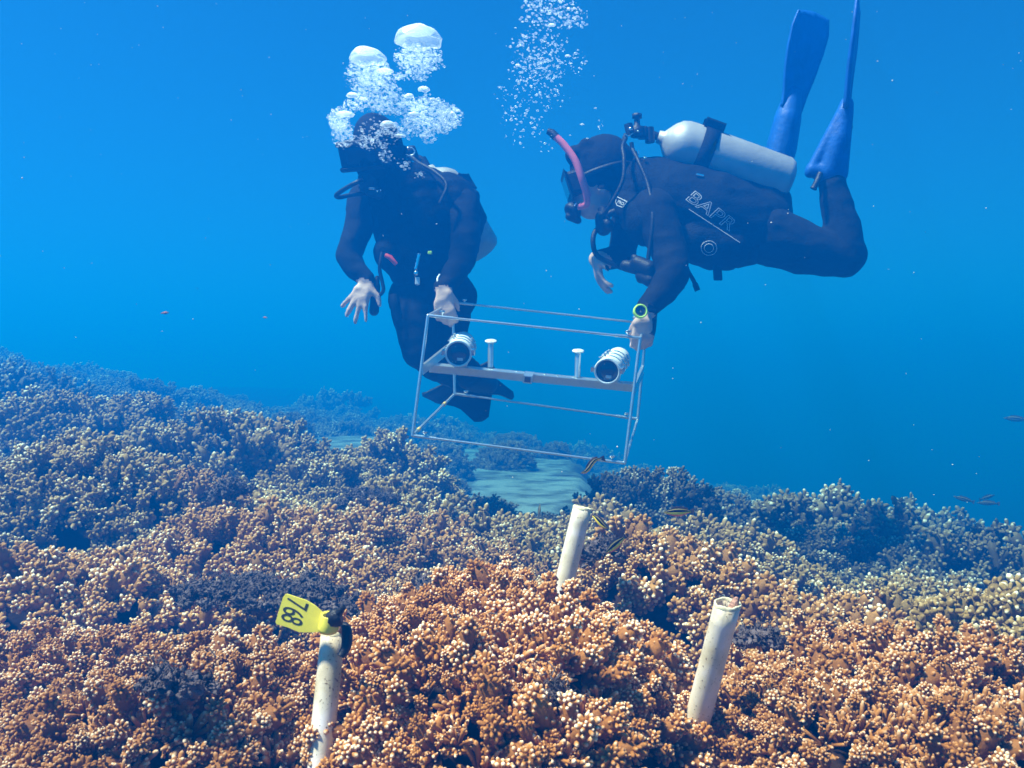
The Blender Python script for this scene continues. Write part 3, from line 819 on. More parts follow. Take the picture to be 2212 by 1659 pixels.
# ------------------------------------------------------------------ fish
M['fish_dark'] = mat('fish_black_back', (.006, .005, .008), .6, spec=.1, noise=.2)
M['fish_yellow'] = mat('fish_yellow_stripe', (.95, .74, .04), .5, spec=.1, noise=.1)
M['fish_red'] = mat('fish_red_belly', (.80, .16, .09), .45, noise=.2)
M['fish_fin'] = mat('fish_fin', (.10, .07, .08), .6, spec=.1, noise=.2)
M['fish_grey'] = mat('fish_grey', (.02, .02, .024), .7, spec=.1, noise=.2)
M['fish_orange'] = mat('fish_orange', (.85, .16, .04), .5, noise=.15)
def fish(c, head, L, label, bend=0.0, up=(0, 0, 1), mats=None, deep=.15, wid=.085, group='striped wrasse-like fish near the pipes'):
    c = Vector(c); f = Vector(head).normalized(); up = Vector(up); up = (up-f*up.dot(f)).normalized(); s = f.cross(up)
    mats = mats or ['fish_dark', 'fish_yellow', 'fish_red', 'fish_yellow']
    prof = [(-.5, .03), (-.42, .30), (-.30, .62), (-.12, .95), (.05, 1.0), (.22, .82), (.36, .50), (.44, .36), (.50, .34)]
    n = 20; V = []; Fs = []; Mi = []
    def ctr(t): return c-f*(t*L)+up*(bend*L*math.sin(t*5.2))+s*(bend*.9*L*math.sin(t*4.0+.6))
    for t, k in prof:
        o = ctr(t)
        for j in range(n):
            a = 2*math.pi*j/n
            V.append(o+up*math.cos(a)*deep*L*k+s*math.sin(a)*wid*L*k*(1 if t < .3 else .6))
    m = len(prof); mb = MB()
    bands = [[], [], [], []]
    for i in range(m-1):
        for j in range(n):
            a = 2*math.pi*(j+.5)/n; h = math.cos(a)
            b = 3 if (.70 < h < .82) else (0 if h > -.15 else (1 if h > -.62 else 2))
            bands[b].append([i*n+j, i*n+(j+1) % n, (i+1)*n+(j+1) % n, (i+1)*n+j])
    bands[0].append(list(range(n))[::-1]); bands[0].append([(m-1)*n+j for j in range(n)])
    base = mb
    base.v = [tuple(v) for v in V]
    for b in range(4):
        for q in bands[b]: base.f.append(q); base.m.append(b); base.sm.append(True)
    root = empty('reef_fish', c, label, 'fish', group)
    base.build('body', [M[x] for x in mats[:3]]+[mat('pale_back_line', (.20, .16, .05), .6)], root)
    e = ctr(.47); e2 = ctr(.60)
    mb = MB(); th = s*.004*L
    A = [e+up*.05*L, e2+up*.12*L, e2*1.0, e2-up*.12*L, e-up*.05*L]
    mb.add([a+th for a in A]+[a-th for a in A], [[0, 1, 2, 3, 4], [9, 8, 7, 6, 5]]+[[i, (i+1) % 5, 5+(i+1) % 5, 5+i] for i in range(5)], smooth=False)
    mb.build('tail_fin', M['fish_fin'] if mats[0] != 'fish_orange' else M['fish_orange'], root)
    mb = MB(); top = []; bot = []
    for t in (-.2, 0, .2, .38):
        k = np.interp(t, [p[0] for p in prof], [p[1] for p in prof]); o = ctr(t)
        bot.append(o+up*deep*L*k*.93); top.append(o+up*(deep*L*k+.05*L))
    A = bot+top[::-1]; nn = len(A)
    mb.add([a+th for a in A]+[a-th for a in A], [list(range(nn)), list(range(nn, 2*nn))[::-1]]+[[i, (i+1) % nn, nn+(i+1) % nn, nn+i] for i in range(nn)], smooth=False)
    mb.build('dorsal_fin', M['fish_fin'] if mats[0] != 'fish_orange' else M['fish_orange'], root)
    mb = MB()
    for sg in (1, -1):
        o = ctr(-.36)+s*sg*wid*L*.46+up*.03*L; mb.ball(o, .022*L, seg=8, rings=6)
    mb.build('eyes', M['black'], root)
    return root
fish(P(1463, 1106, 1.6), (-1, -.12, -.02), S(62, 1.6), 'black and yellow striped fish swimming level in front of the blue coral', deep=.15)
fish(P(1328, 1178, 1.46), (-.75, -.25, -.55), S(54, 1.46), 'black and yellow fish tilted head-down beside the back pipe', deep=.19)
fish(P(1297, 1128, 1.5), (.6, -.5, -.45), S(46, 1.5), 'small striped fish with a red belly turning beside the back pipe', bend=.05, deep=.18)
fish(P(1276, 1006, 1.8), (-.9, -.35, -.40), S(62, 1.8), 'slim striped fish bent in a curve at the lower right corner of the camera frame', bend=.09, deep=.10)
fish(P(357, 676, 3.4), (1, .2, .1), S(15, 3.4), 'small orange-red fish alone in open water on the left', mats=['fish_orange']*4, deep=.2, group='small orange fish in open water')
fish(P(572, 686, 3.8), (-1, .2, .1), S(9, 3.8), 'tiny orange-red fish in open water left of the left diver', mats=['fish_orange']*4, deep=.2, group='small orange fish in open water')
fish(P(2080, 1078, 5.2), (-1, .2, .28), S(40, 5.2), 'left one of three dim far fish above the right-hand reef', mats=['fish_grey']*4, deep=.12, group='dim far fish on the right')
fish(P(2134, 1074, 5.6), (1, .2, .25), S(36, 5.6), 'upper right one of three dim far fish above the right-hand reef', mats=['fish_grey']*4, deep=.12, group='dim far fish on the right')
fish(P(2132, 1087, 5.0), (-1, .2, .02), S(42, 5.0), 'lower right one of three dim far fish above the right-hand reef', mats=['fish_grey']*4, deep=.11, group='dim far fish on the right')
fish(P(2192, 905, 6.5), (-1, .2, .1), S(46, 6.5), 'faint far fish in open water at the right edge', mats=['fish_grey']*4, deep=.13, group='dim far fish on the right')
fish(P(1165, 1103, 2.9), (.1, -.3, .95), S(30, 2.9), 'dark upright fish between coral clumps left of the back pipe', mats=['fish_dark']*4, deep=.22)

# ------------------------------------------------------------------ stereo camera frame
def rig():
    fd, bd, md = 2.95, 3.30, 3.12
    def q(x, y, d): return P(*Z6(x, y), d)
    root = empty('camera_frame', q(1030, 700, md), 'silver tube frame with two camera housings held between the two divers', 'camera frame')
    FTL, FTR, FBL, FBR = q(245, 165, fd), q(1912, 342, fd), q(123, 1108, fd), q(1790, 1325, fd)
    BTL, BTR, BBL, BBR = q(440, 62, bd), q(1962, 228, bd), q(455, 780, bd), q(1892, 978, bd)
    R, r = .0052, .0037
    def rail(a, b, l0, l1):
        mb = MB(); a = Vector(a); b = Vector(b)
        mb.tube([a+(b-a)*l0, a+(b-a)*(1-l1)], r, n=12)
        rod = mb.build('rail', M['alu'], root)
        for p, s in ((a, a+(b-a)*l0), (b, a+(b-a)*(1-l1))):
            mb = MB(); mb.tube([p, s], R, n=12); mb.build('sleeve', M['alu'], rod)
    rail(FTL, FTR, .118, .118); rail(FBL, FBR, .112, .125); rail(BTL, BTR, .105, .06); rail(BBL, BBR, .11, .118)
    for a, b in ((FTL, FBL), (FTR, FBR), (BTL, BBL), (BTR, BBR)):
        mb = MB(); mb.tube([a, b], R, n=12); mb.ball(a, R*1.02, seg=10, rings=8); mb.ball(b, R*1.02, seg=10, rings=8); mb.build('upright', M['alu'], root)
    for a, b in ((FTL, BTL), (FTR, BTR), (FBL, BBL), (FBR, BBR)):
        mb = MB(); mb.tube([a+(b-a)*.03, b-(b-a)*.03], R*.9, n=12); mb.build('side_tube', M['alu'], root)
    ls = q(200, 592, fd), q(446, 392, bd); rs = q(1862, 752, fd), q(1932, 588, bd)
    for a, b in (ls, rs):
        mb = MB(); d = (b-a); mb.box((a+b)/2, d/2, (0, 0, .016), d.cross(Vector((0, 0, 1))).normalized()*.003, .002); mb.build('side_brace', M['alu'], root)
    # square cross beam
    a, b = q(262, 572, md-.04), q(1868, 728, md-.02)
    d = (b-a); upv = Vector((0, -.30, 1)); upv = (upv-d.normalized()*upv.dot(d.normalized())).normalized(); fw = d.normalized().cross(upv)
    mb = MB(); mb.box((a+b)/2, d/2, upv*.0125, fw*.0125, .002); beam = mb.build('cross_beam', M['alu'], root)
    mb = MB()
    for t in (.18, .3, .42, .5, .56, .62, .7, .93):
        p = a+d*t+upv*.0127; mb.lathe(p, upv, [(0, .004), (.0015, .004), (.003, .002), (.003, 1e-5)], 8)
    mb.build('bolt_heads', M['chrome'], beam)
    # square stub in the middle
    p = a+d*.485; e = Vector((-.10, -1, -.18)).normalized()
    mb = MB(); mb.box(p+upv*.008+e*.055, e*.045, d.normalized()*.015, e.cross(d.normalized()).normalized()*.013, .002)
    st = mb.build('square_stub', M['alu'], root)
    mb = MB(); mb.box(p+upv*.008+e*.1003, e*.0006, d.normalized()*.010, e.cross(d.normalized()).normalized()*.009); mb.build('stub_opening', M['glass'], st)
    # mushroom posts
    for (tx, ty), (bx, by) in (((738, 368), (736, 572)), ((1423, 445), (1419, 655))):
        t = q(tx, ty, md-.01); bt = q(bx, by, md-.02); ax = (t-bt); h = ax.length; ax = Vector((0, -.34, 1)).normalized()
        mb = MB(); mb.tube([bt, t], .0098, n=14); po = mb.build('post', M['alu'], root)
        mb = MB(); mb.lathe(t-ax*.002, ax, [(0, .0195), (.0035, .0205), (.0045, .0200)], 24); mb.build('post_plate', M['white_plastic'], po)
    # thumb screws
    for x, y, dd in ((220, 1078, fd), (1690, 1268, fd), (545, 758, bd), (1805, 932, bd), (356, 132, fd+.08), (1815, 288, fd), (532, 40, bd), (1868, 180, bd-.03)):
        t = q(x, y, dd); mb = MB()
        mb.lathe(t-Vector((0, 0, .022)), (0, 0, 1), [(0, .0028), (.014, .0028), (.015, .0050), (.019, .0095), (.023, .0095), (.024, .0085)], 12)
        mb.build('thumb_screw', M['chrome'], root)
    for x, y, t in ((185, 1040, .13), (372, 851, .73)):
        mb = MB(); p = FBL+(BBL-FBL)*t; dv = (BBL-FBL).normalized(); mb.tube([p-dv*.009, p+dv*.009], R*1.3, n=10); mb.build('tape', M['orange_tape'], root)
    # camera housings
    for fx, fy, bx, by, rr, lab in ((483, 466, 520, 385, 104, None), (1652, 604, 1742, 505, 102, None)):
        f = q(fx, fy, 2.98); bk = q(bx, by, 3.19); ax = (bk-f); L_ = ax.length; ax = ax.normalized(); k = S(rr/3.6364, 2.98)
        u = (Vector((1, 0, 0))-ax*ax.x).normalized(); v = ax.cross(u)
        if v.z < 0: v = -v
        h = empty('camera_housing', f, None, None); h.parent = root; bpy.context.view_layer.update(); h.matrix_parent_inverse = root.matrix_world.inverted()
        mb = MB(); mb.lathe(f, ax, [(.004, k*.92), (.008, k*.97), (.035, k*.97), (.037, k*.93), (.05, k*.93), (.052, k*.955), (.075, k*.955), (.077, k*.92), (L_-.03, k*.92), (L_-.02, k*.97), (L_, k*.97), (L_, k*.3)], 40)
        mb.build('housing_body', M['white_plastic'], h)
        mb = MB(); mb.lathe(f, ax, [(.006, k*.86), (-.004, k*.88), (-.006, k*.96), (-.003, k*1.02), (.008, k*1.03), (.012, k*.98)], 40)
        mb.build('front_ring', M['white_plastic'], h)
        mb = MB(); mb.lathe(f, ax, [(.0012, 1e-5), (.0012, k*.885), (.006, k*.885)], 40); mb.build('front_glass', M['glass'], h)
        mb = MB(); mb.box(f-ax*.0004+u*k*.12-v*k*.42, u*k*.22, v*k*.11, ax*.0008); mb.build('small_label', M['print'], h)
        mb = MB()
        for a_, b_ in ((-.45, -.62), (-.2, -.62), (.26, -.64), (-.20, .55)):
            mb.ball(f+ax*.0008+u*k*a_+v*k*b_, k*.045, seg=8, rings=6)
        mb.build('screw_heads', M['chrome'], h)
        for hh in (.055, .105, .15):
            mb = MB(); mb.lathe(f, ax, [(hh, k*.93), (hh, k*.99), (hh+.007, k*.99), (hh+.007, k*.93)], 40)
            for an in (.5, 2.2, 3.2, 0.0):
                dv = u*math.cos(an)+v*math.sin(an); tn = ax.cross(dv)
                mb.box(f+ax*(hh+.004)+dv*k*1.03, dv*.006, tn*.010, ax*.005, .0015)
            mb.build('clamp', M['chrome'], h)
        for an in (3.05, 0.08):
            dv = u*math.cos(an)+v*math.sin(an); mb = MB(); mb.box(f+ax*.010+dv*k*1.08, dv*.006, ax*.014, ax.cross(dv)*.007, .002); mb.build('latch', M['chrome'], h)
        # saddle on the beam
        bm_ = f+ax*.10-v*k*1.0; mb = MB(); mb.box(bm_, u*k*.55, ax*.035, v*.012, .003); mb.build('saddle', M['alu'], h)
    return root
rig()
# ------------------------------------------------------------------ divers
def hand_prims(mb, w, d, n, side, curl=(.25,)*4, splay=.16, s=1.0, thumb=.7, tcurl=.3):
    """w wrist, d finger direction, n palm normal (palm faces along n), side: +1/-1 which side the thumb is on"""
    w = Vector(w); d = Vector(d).normalized(); n = Vector(n); n = (n-d*n.dot(d)).normalized(); t = d.cross(n)*side
    tips = []
    for i in range(4):
        o = (1.5-i)*.0195*s
        k0 = w+t*o*.45+d*.012*s; k1 = w+t*o+d*(.085-.006*abs(i-1))*s
        mb.cap(k0, .0135*s, k1, .0118*s, 10)
        ln = (.074, .082, .076, .060)[i]*s
        dd = (d+t*(1.5-i)*splay).normalized(); c = curl[i if len(curl) > 1 else 0]
        p = k1
        for j, fr in enumerate((.45, .32, .27)):
            a = c*(j+.6)
            dv = dd*math.cos(a)+n*math.sin(a)
            p2 = p+dv*ln*fr
            mb.cap(p, (.0102-.0008*j)*s, p2, (.0096-.0010*j)*s, 10); p = p2
        tips.append(p)
    b = w+t*.022*s+d*.026*s
    dv = (d*.55+t*thumb+n*tcurl).normalized(); p = b+dv*.045*s
    mb.cap(w+t*.012*s+d*.012*s, .0150*s, b, .0145*s, 10); mb.cap(b, .0138*s, p, .0115*s, 10)
    dv = (d*.8+t*thumb*.5+n*tcurl*1.2).normalized(); mb.cap(p, .0112*s, p+dv*.032*s, .0085*s, 10)
    return w+d*.05*s

def fin_blade(spine, wdir, widths, thick=.004, ribs=3):
    """blade along spine points, rails on the edges and ribs between"""
    mb = MB(); sp = spline(spine, 5); k = len(sp); nw = 14
    ws = np.interp(np.linspace(0, 1, k), np.linspace(0, 1, len(widths)), widths)
    T = []; 
    V = []
    for side in (1, -1):
        for i, p in enumerate(sp):
            t = (sp[min(i+1, k-1)]-sp[max(i-1, 0)]).normalized(); w = Vector(wdir); w = (w-t*w.dot(t)).normalized(); nn = t.cross(w)
            for j in range(nw+1):
                a = j/nw*2-1
                rib = .0035*max(0, math.cos(a*math.pi*ribs))**4*(1-.5*i/k)+(.007 if abs(a) > .93 else 0)*(1-.5*i/k)
                V.append(p+w*a*ws[i]/2+nn*side*(thick*(1-.5*i/k)+rib)+t*(.012*math.cos(a*math.pi/2) if i == k-1 else 0))
    m = nw+1; off = k*m; Fs = []
    for i in range(k-1):
        for j in range(nw):
            q = [i*m+j, i*m+j+1, (i+1)*m+j+1, (i+1)*m+j]; Fs += [q, [x+off for x in q[::-1]]]
    for i in range(k-1):
        Fs += [[i*m, (i+1)*m, off+(i+1)*m, off+i*m], [i*m+nw, off+i*m+nw, off+(i+1)*m+nw, (i+1)*m+nw]]
    for j in range(nw):
        Fs += [[j, off+j, off+j+1, j+1], [(k-1)*m+j, (k-1)*m+j+1, off+(k-1)*m+j+1, off+(k-1)*m+j]]
    return mb.add(V, Fs)
def hose(root, pts, r, name='hose', m='black', ridged=False):
    mb = MB(); sp = spline(pts, 10 if not ridged else 22)
    mb.tube(sp, [r*(1+(.14 if i % 2 else 0)) for i in range(len(sp))] if ridged else r, n=10)
    return mb.build(name, M[m], root)
def tank(root, a, b, r, strap_at=(.33,)):
    """a: shoulder end, b: foot end"""
    a = Vector(a); b = Vector(b); ax = (a-b).normalized(); L_ = (a-b).length
    pr = [(0, 1e-5), (.0, r*.70), (.010, r*.90), (.028, r), (L_-.085, r), (L_-.06, r*.985), (L_-.035, r*.90), (L_-.012, r*.70), (L_+.008, r*.42), (L_+.018, r*.28), (L_+.035, r*.25), (L_+.035, 1e-5)]
    mb = MB(); mb.lathe(b, ax, pr, 40)
    t = mb.build('air_tank', M['tank'], root)
    for s in strap_at:
        h = L_*(1-s); mb = MB(); mb.lathe(b, ax, [(h-.027, r*1.0), (h-.027, r*1.05), (h+.027, r*1.05), (h+.027, r*1.0)], 40)
        u = Vector((0, -.2, 1)); u = (u-ax*u.dot(ax)).normalized()
        mb.box(b+ax*h+u*r*1.10, u*.014, ax*.032, ax.cross(u)*.034, .006)
        mb.build('tank_strap', M['nylon'], t)
    return t, a+ax*.035, ax

def right_diver():
    root = empty('person', P(1560, 490, 3.35), 'diver swimming level on the right with a silver tank and blue fins', 'person', 'divers')
    body = MB(); D = 3.35
    body.chain([(P(1372, 425, 3.36), .070), (P(1425, 445, D), .120), (P(1500, 470, D), .128), (P(1570, 492, D), .122), (P(1650, 498, D), .118)])
    body.cap(P(1410, 455, 3.20), .080, P(1410, 460, 3.50), .080)
    body.cap(P(1650, 500, 3.29), .105, P(1650, 500, 3.42), .105)
    # head: skull, jaw, nose, ears
    hc = P(1296, 372, 3.34)
    body.ell(hc, (.112, 0, -.02), (0, .088, 0), (.03, 0, .128)); body.ell(P(1278, 425, 3.34), (.070, 0, 0), (0, .066, 0), (0, 0, .085))
    body.cap(P(1330, 415, 3.35), .070, P(1385, 425, 3.36), .078)
    body.ball(P(1247, 418, 3.335), .020); body.ball(P(1258, 448, 3.335), .024); body.ball(P(1300, 408, 3.255), .018)
    # legs
    body.chain([(P(1662, 508, 3.28), .108), (P(1735, 538, 3.26), .094), (P(1822, 556, 3.25), .074)], 18)
    body.chain([(P(1826, 552, 3.25), .074), (P(1818, 488, 3.25), .066), (P(1803, 425, 3.25), .052), (P(1796, 385, 3.25), .044)], 18)
    body.chain([(P(1645, 508, 3.45), .105), (P(1672, 535, 3.68), .085), (P(1684, 540, 3.80), .066)])
    body.chain([(P(1684, 535, 3.80), .066), (P(1676, 440, 3.83), .055), (P(1672, 380, 3.85), .040)])
    # feet inside the fins
    body.cap(P(1790, 372, 3.25), .042, P(1822, 275, 3.22), .030); body.cap(P(1672, 375, 3.85), .04, P(1700, 270, 3.83), .03)
    # arms
    body.chain([(P(1415, 462, 3.18), .080), (P(1445, 540, 3.12), .062), (P(1455, 592, 3.08), .056), (P(1432, 628, 3.07), .050), (P(1396, 668, 3.05), .036)], 18)
    body.chain([(P(1362, 465, 3.50), .072), (P(1348, 520, 3.48), .056), (P(1345, 548, 3.46), .050), (P(1318, 558, 3.43), .043), (P(1291, 560, 3.40), .033)], 18)
    z1 = hand_prims(body, P(1391, 682, 3.02), (-.06, .16, -1), (.1, 1, .1), -1, curl=(.9, .9, .9, .9), splay=.03, s=1.0, thumb=.25, tcurl=.6)
    z2 = hand_prims(body, P(1284, 556, 3.38), (.20, -.2, -1), (.9, .1, .1), 1, curl=(.35, .28, .25, .4), splay=.10, s=.92)
    b = body.blob('body', [M['suit'], M['skin']], root, voxel=.0065, smooth=3, fold=.0045)
    paint_zones(b, [(z1+Vector((0, 0, -.02)), .085), (z2+Vector((.01, 0, -.045)), .075), (z2, .070), (P(1268, 436, 3.30), .075), (P(1300, 440, 3.27), .055)])
    # hair
    h = MB(); h.ell(hc+Vector((.008, 0, .012)), (.120, 0, -.02), (0, .098, 0), (.03, 0, .130)); h.ell(hc+Vector((.075, 0, -.03)), (.07, 0, 0), (0, .08, 0), (0, 0, .09))
    h.ell(P(1240, 335, 3.33), (.035, 0, 0), (0, .06, 0), (0, 0, .035))
    for i in range(14):
        a = i*2.4; h.ball(hc+Vector((.085*math.cos(a)+.02, .06*math.sin(a*1.7), .070+.022*math.sin(a*3))), .026)
    hb = h.blob('hair', M['hair'], root, voxel=.008, smooth=9)
    bm = bmesh.new(); bm.from_mesh(hb.data)
    bmesh.ops.delete(bm, geom=[f for f in bm.faces if f.calc_center_median().z < P(0, 408, 3.3).z and f.calc_center_median().x < P(1290, 0, 3.3).x], context='FACES'); bm.to_mesh(hb.data); bm.free()
    # mask
    mk = MB(); c = P(1240, 402, 3.335); fz = Vector((-.93, 0, -.30)).normalized(); upv = Vector((-.30, 0, .93)).normalized()
    mk.box(c, fz*.030, upv*.044, Vector((0, .082, 0)), .012); m_ = mk.build('dive_mask', M['black'], root)
    mk = MB(); mk.box(c+fz*.0305, fz*.002, upv*.033, Vector((0, .070, 0)), .001); mk.build('lens', M['glass'], m_)
    mk = MB(); sp = [hc+Vector((-.09, -.07, -.04)), hc+Vector((-.02, -.100, -.015)), hc+Vector((.07, -.088, .012)), hc+Vector((.125, -.02, .02)), hc+Vector((.12, .05, .02))]
    mk.tube(spline(sp, 6), .010, n=8); mk.build('mask_strap', M['black'], m_)
    # snorkel
    pts = [P(1198, 293, 3.20), P(1220, 315, 3.19), P(1243, 348, 3.18), P(1258, 388, 3.18), P(1270, 425, 3.2)]
    s_ = hose(root, pts, .0135, 'snorkel', 'pink')
    mb = MB(); mb.tube([P(1183, 283, 3.205), P(1192, 287, 3.203), P(1201, 296, 3.199)], [.011, .0145, .0150], n=12); mb.build('snorkel_tip', M['black'], s_)
    mb = MB(); mb.tube(spline([P(1266, 418, 3.2), P(1268, 440, 3.22), P(1252, 447, 3.27)], 5), .012, n=10); mb.build('mouth_tube', M['pink'], s_)
    # regulator
    rg = MB(); c = P(1237, 456, 3.31); ax = Vector((-.75, -.35, -.55)).normalized()
    rg.lathe(c-ax*.02, ax, [(0, .020), (.006, .033), (.026, .036), (.036, .030), (.040, .012), (.040, 1e-5)], 20)
    rg.cap(c-ax*.01, .018, P(1254, 449, 3.325), .014); rg.cap(c+Vector((-.012, 0, -.02)), .016, c+Vector((.02, 0, -.035)), .014)
    r_ = rg.blob('regulator', M['black'], root, voxel=.004, smooth=2)
    mb = MB(); mb.tube([c+Vector((.012, -.034, .024)), c+Vector((.004, -.036, .010))], .004, n=8); mb.ball(c+Vector((.020, -.034, .002)), .007, seg=8, rings=6); mb.build('regulator_trim', M['chrome'], r_)
    # tank
    t, tv, ax = tank(root, P(1440, 302, 3.33), P(1704, 398, 3.33), S(54, 3.33), (.30,))
    mb = MB()
    mb.tube([tv-ax*.01, tv+ax*.055], .015, n=12); mb.tube([P(1402, 276, 3.3), P(1404, 308, 3.3)], .018, n=12); mb.box(P(1388, 287, 3.3), (.016, 0, 0), (0, .02, 0), (0, 0, .022), .006)
    mb.build('tank_valve', M['black'], t)
    fs = MB()
    fs.lathe(P(1376, 285, 3.29), (.0, 0, 1), [(-.022, .010), (-.018, .024), (.018, .024), (.022, .012), (.05, .010), (.051, .018), (.066, .018), (.068, .006)], 14)
    fs.tube([P(1357, 268, 3.28), P(1362, 292, 3.28)], .016, n=12); fs.tube([P(1362, 284, 3.28), P(1376, 292, 3.28)], .011, n=10)
    fs.tube([P(1346, 305, 3.27), P(1352, 290, 3.27)], .008, n=8); fs.tube([P(1364, 308, 3.26), P(1366, 322, 3.26)], .008, n=8)
    f_ = fs.build('first_stage', M['black'], root)
    mb = MB(); mb.ball(P(1362, 279, 3.262), .008, seg=8, rings=6); mb.tube([P(1377, 326, 3.25), P(1378, 334, 3.25)], .005, n=8); mb.ball(P(1393, 342, 3.24), .007, seg=8, rings=6); mb.ball(P(1378, 284, 3.262), .005, seg=8, rings=6)
    mb.tube(spline([P(1350, 290, 3.26), P(1358, 294, 3.255), P(1367, 288, 3.26)], 5), .0018, n=6); mb.build('fittings', M['chrome'], f_)
    hose(root, [P(1352, 298, 3.27), P(1345, 318, 3.22), P(1348, 345, 3.19), P(1345, 390, 3.17), P(1320, 440, 3.18), P(1300, 470, 3.22)], .0075)
    hose(root, [P(1366, 322, 3.26), P(1380, 350, 3.2), P(1400, 400, 3.16), P(1410, 470, 3.1), P(1400, 560, 3.1)], .0075)
    hose(root, [P(1303, 450, 3.26), P(1306, 470, 3.25), P(1308, 490, 3.25)], .019, 'inflator_hose', ridged=True)
    hose(root, [P(1308, 482, 3.25), P(1286, 500, 3.24), P(1281, 525, 3.23), P(1290, 552, 3.24), P(1320, 568, 3.25), P(1350, 580, 3.24), P(1385, 580, 3.2)], .0095, 'inflator_hose')
    mb = MB(); mb.cap(P(1300, 470, 3.24), .026, P(1304, 492, 3.24), .030); mb.cap(P(1316, 462, 3.24), .014, P(1335, 455, 3.24), .014); mb.ball(P(1312, 486, 3.22), .026)
    mb.blob('spare_regulator', M['black'], root, voxel=.005, smooth=2)
    mb = MB(); mb.cap(P(1352, 574, 3.2), .022, P(1378, 580, 3.18), .024); mb.cap(P(1378, 568, 3.16), .026, P(1402, 580, 3.14), .03); mb.cap(P(1384, 596, 3.16), .020, P(1404, 605, 3.14), .026); mb.cap(P(1370, 556, 3.2), .013, P(1382, 566, 3.18), .015); mb.ball(P(1384, 603, 3.16), .016)
    mb.blob('gauge_console', M['black'], root, voxel=.005, smooth=2)
    # buoyancy vest
    v = MB()
    v.chain([(P(1388, 420, 3.34), .135), (P(1450, 440, 3.33), .158), (P(1530, 465, 3.32), .168), (P(1600, 490, 3.32), .150), (P(1640, 480, 3.33), .125)], 24)
    v.cap(P(1345, 440, 3.27), .052, P(1400, 480, 3.2), .085); v.cap(P(1500, 520, 3.24), .085, P(1575, 535, 3.23), .075); v.cap(P(1530, 555, 3.26), .045, P(1570, 556, 3.25), .048)
    v.cap(P(1420, 380, 3.33), .07, P(1660, 440, 3.33), .085)
    vest = v.blob('buoyancy_vest', M['nylon'], root, voxel=.009, smooth=4, fold=.006)
    bvh = BVHTree.FromPolygons([x.co for x in vest.data.vertices], [list(p.vertices) for p in vest.data.polygons])
    def on_vest(px, py, off=.003):
        h_ = bvh.ray_cast(Vector((0, 0, 0)), P(px, py, 1).normalized())
        return h_[0]-P(px, py, 1).normalized()*off if h_[0] else None
    def printed(name, txt, c, ang, hpx, wpx=None, bev=.012, outline=True, shear=0.0):
        me = text_mesh(txt, 1.0, 0, bev, outline)
        co = np.array([q.co for q in me.vertices]); mn, mx = co.min(0), co.max(0); hh = mx[1]-mn[1]; ww = mx[0]-mn[0]
        ca, sa = math.cos(ang), math.sin(ang); V = []
        for q in co:
            u = (q[0]-(mn[0]+mx[0])/2)*(wpx/ww if wpx else hpx/hh); w = (q[1]-(mn[1]+mx[1])/2)*hpx/hh; u += shear*w
            p = on_vest(c[0]+u*ca+w*sa, c[1]+u*sa-w*ca, .003)
            V.append(p if p else P(c[0]+u*ca+w*sa, c[1]+u*sa-w*ca, 3.15))
        mb = MB(); mb.add(V, [list(p.vertices) for p in me.polygons]); bpy.data.meshes.remove(me)
        o = mb.build(name, M['print'], vest); return o
    printed('lettering', 'BAPR', (1539, 456), math.radians(36), 28, 118, .014, True, .2)
    def line(pts, r=.0016, closed=False):
        P_ = [on_vest(*p) for p in pts]; P_ = [p for p in P_ if p]
        return P_
    mb = MB()
    mb.tube(line([(1488+i*11, 452+i*7.2) for i in range(11)]), .0013, n=5)
    for rr in (17, 10): mb.tube(line([(1531.6+rr*math.cos(a*math.pi/12), 536+rr*.92*math.sin(a*math.pi/12)) for a in range(25)]), .0012, n=5, caps=False)
    mb.build('printed_lines', M['print'], vest)
    bd = MB(); q = [(1332, 425), (1355, 436), (1345, 448), (1333, 444), (1330, 436), (1332, 425)]
    sp = []
    for a, b_ in zip(q[:-1], q[1:]): sp += [(a[0]+(b_[0]-a[0])*t_/3, a[1]+(b_[1]-a[1])*t_/3) for t_ in range(3)]
    bd.tube(line(sp+[q[0]]), .0018, n=5); bd.build('chest_badge', M['print'], vest)
    printed('badge_lettering', 'PRO', (1341, 438), math.radians(25), 7, 14, 0, False)
    mb = MB(); mb.box(on_vest(1512, 378, .01), (.014, 0, -.003), (0, .004, 0), (.001, 0, .004), .002); mb.build('buckle', M['chrome'], vest)
    mb = MB(); mb.tube(spline([P(1478, 560, 3.2), P(1486, 585, 3.18), P(1498, 606, 3.18), P(1507, 628, 3.18)], 5), [.008]*6+[.008]*6+[.011]*4, n=8); mb.build('loose_strap', M['nylon'], vest)
    mb = MB(); mb.box(P(1550, 588, 3.22), (.016, 0, 0), (0, .004, 0), (-.002, 0, .030), .003); mb.build('strap_end', M['nylon'], vest)
    # watch
    c = P(1383.5, 672.3, 2.985); ax = Vector((.05, -1, .12)).normalized(); R_ = S(15.5, 2.985)
    mb = MB(); mb.lathe(c-ax*.010, ax, [(0, R_*.70), (0, R_), (.012, R_*1.02), (.017, R_*.92), (.016, R_*.76), (.010, R_*.74)], 28); wt = mb.build('dive_watch', M['lime'], root)
    mb = MB(); mb.lathe(c-ax*.006, ax, [(0, 1e-5), (.009, 1e-5), (.009, R_*.75), (0, R_*.75)], 28); mb.build('watch_face', M['glass'], wt)
    mb = MB(); mb.tube(spline([P(1395, 660, 3.0), P(1412, 668, 3.03), P(1412, 690, 3.06), P(1410, 712, 3.03), P(1407, 724, 3.02)], 5), [.011]*21, n=8); mb.build('watch_strap', M['black'], wt)
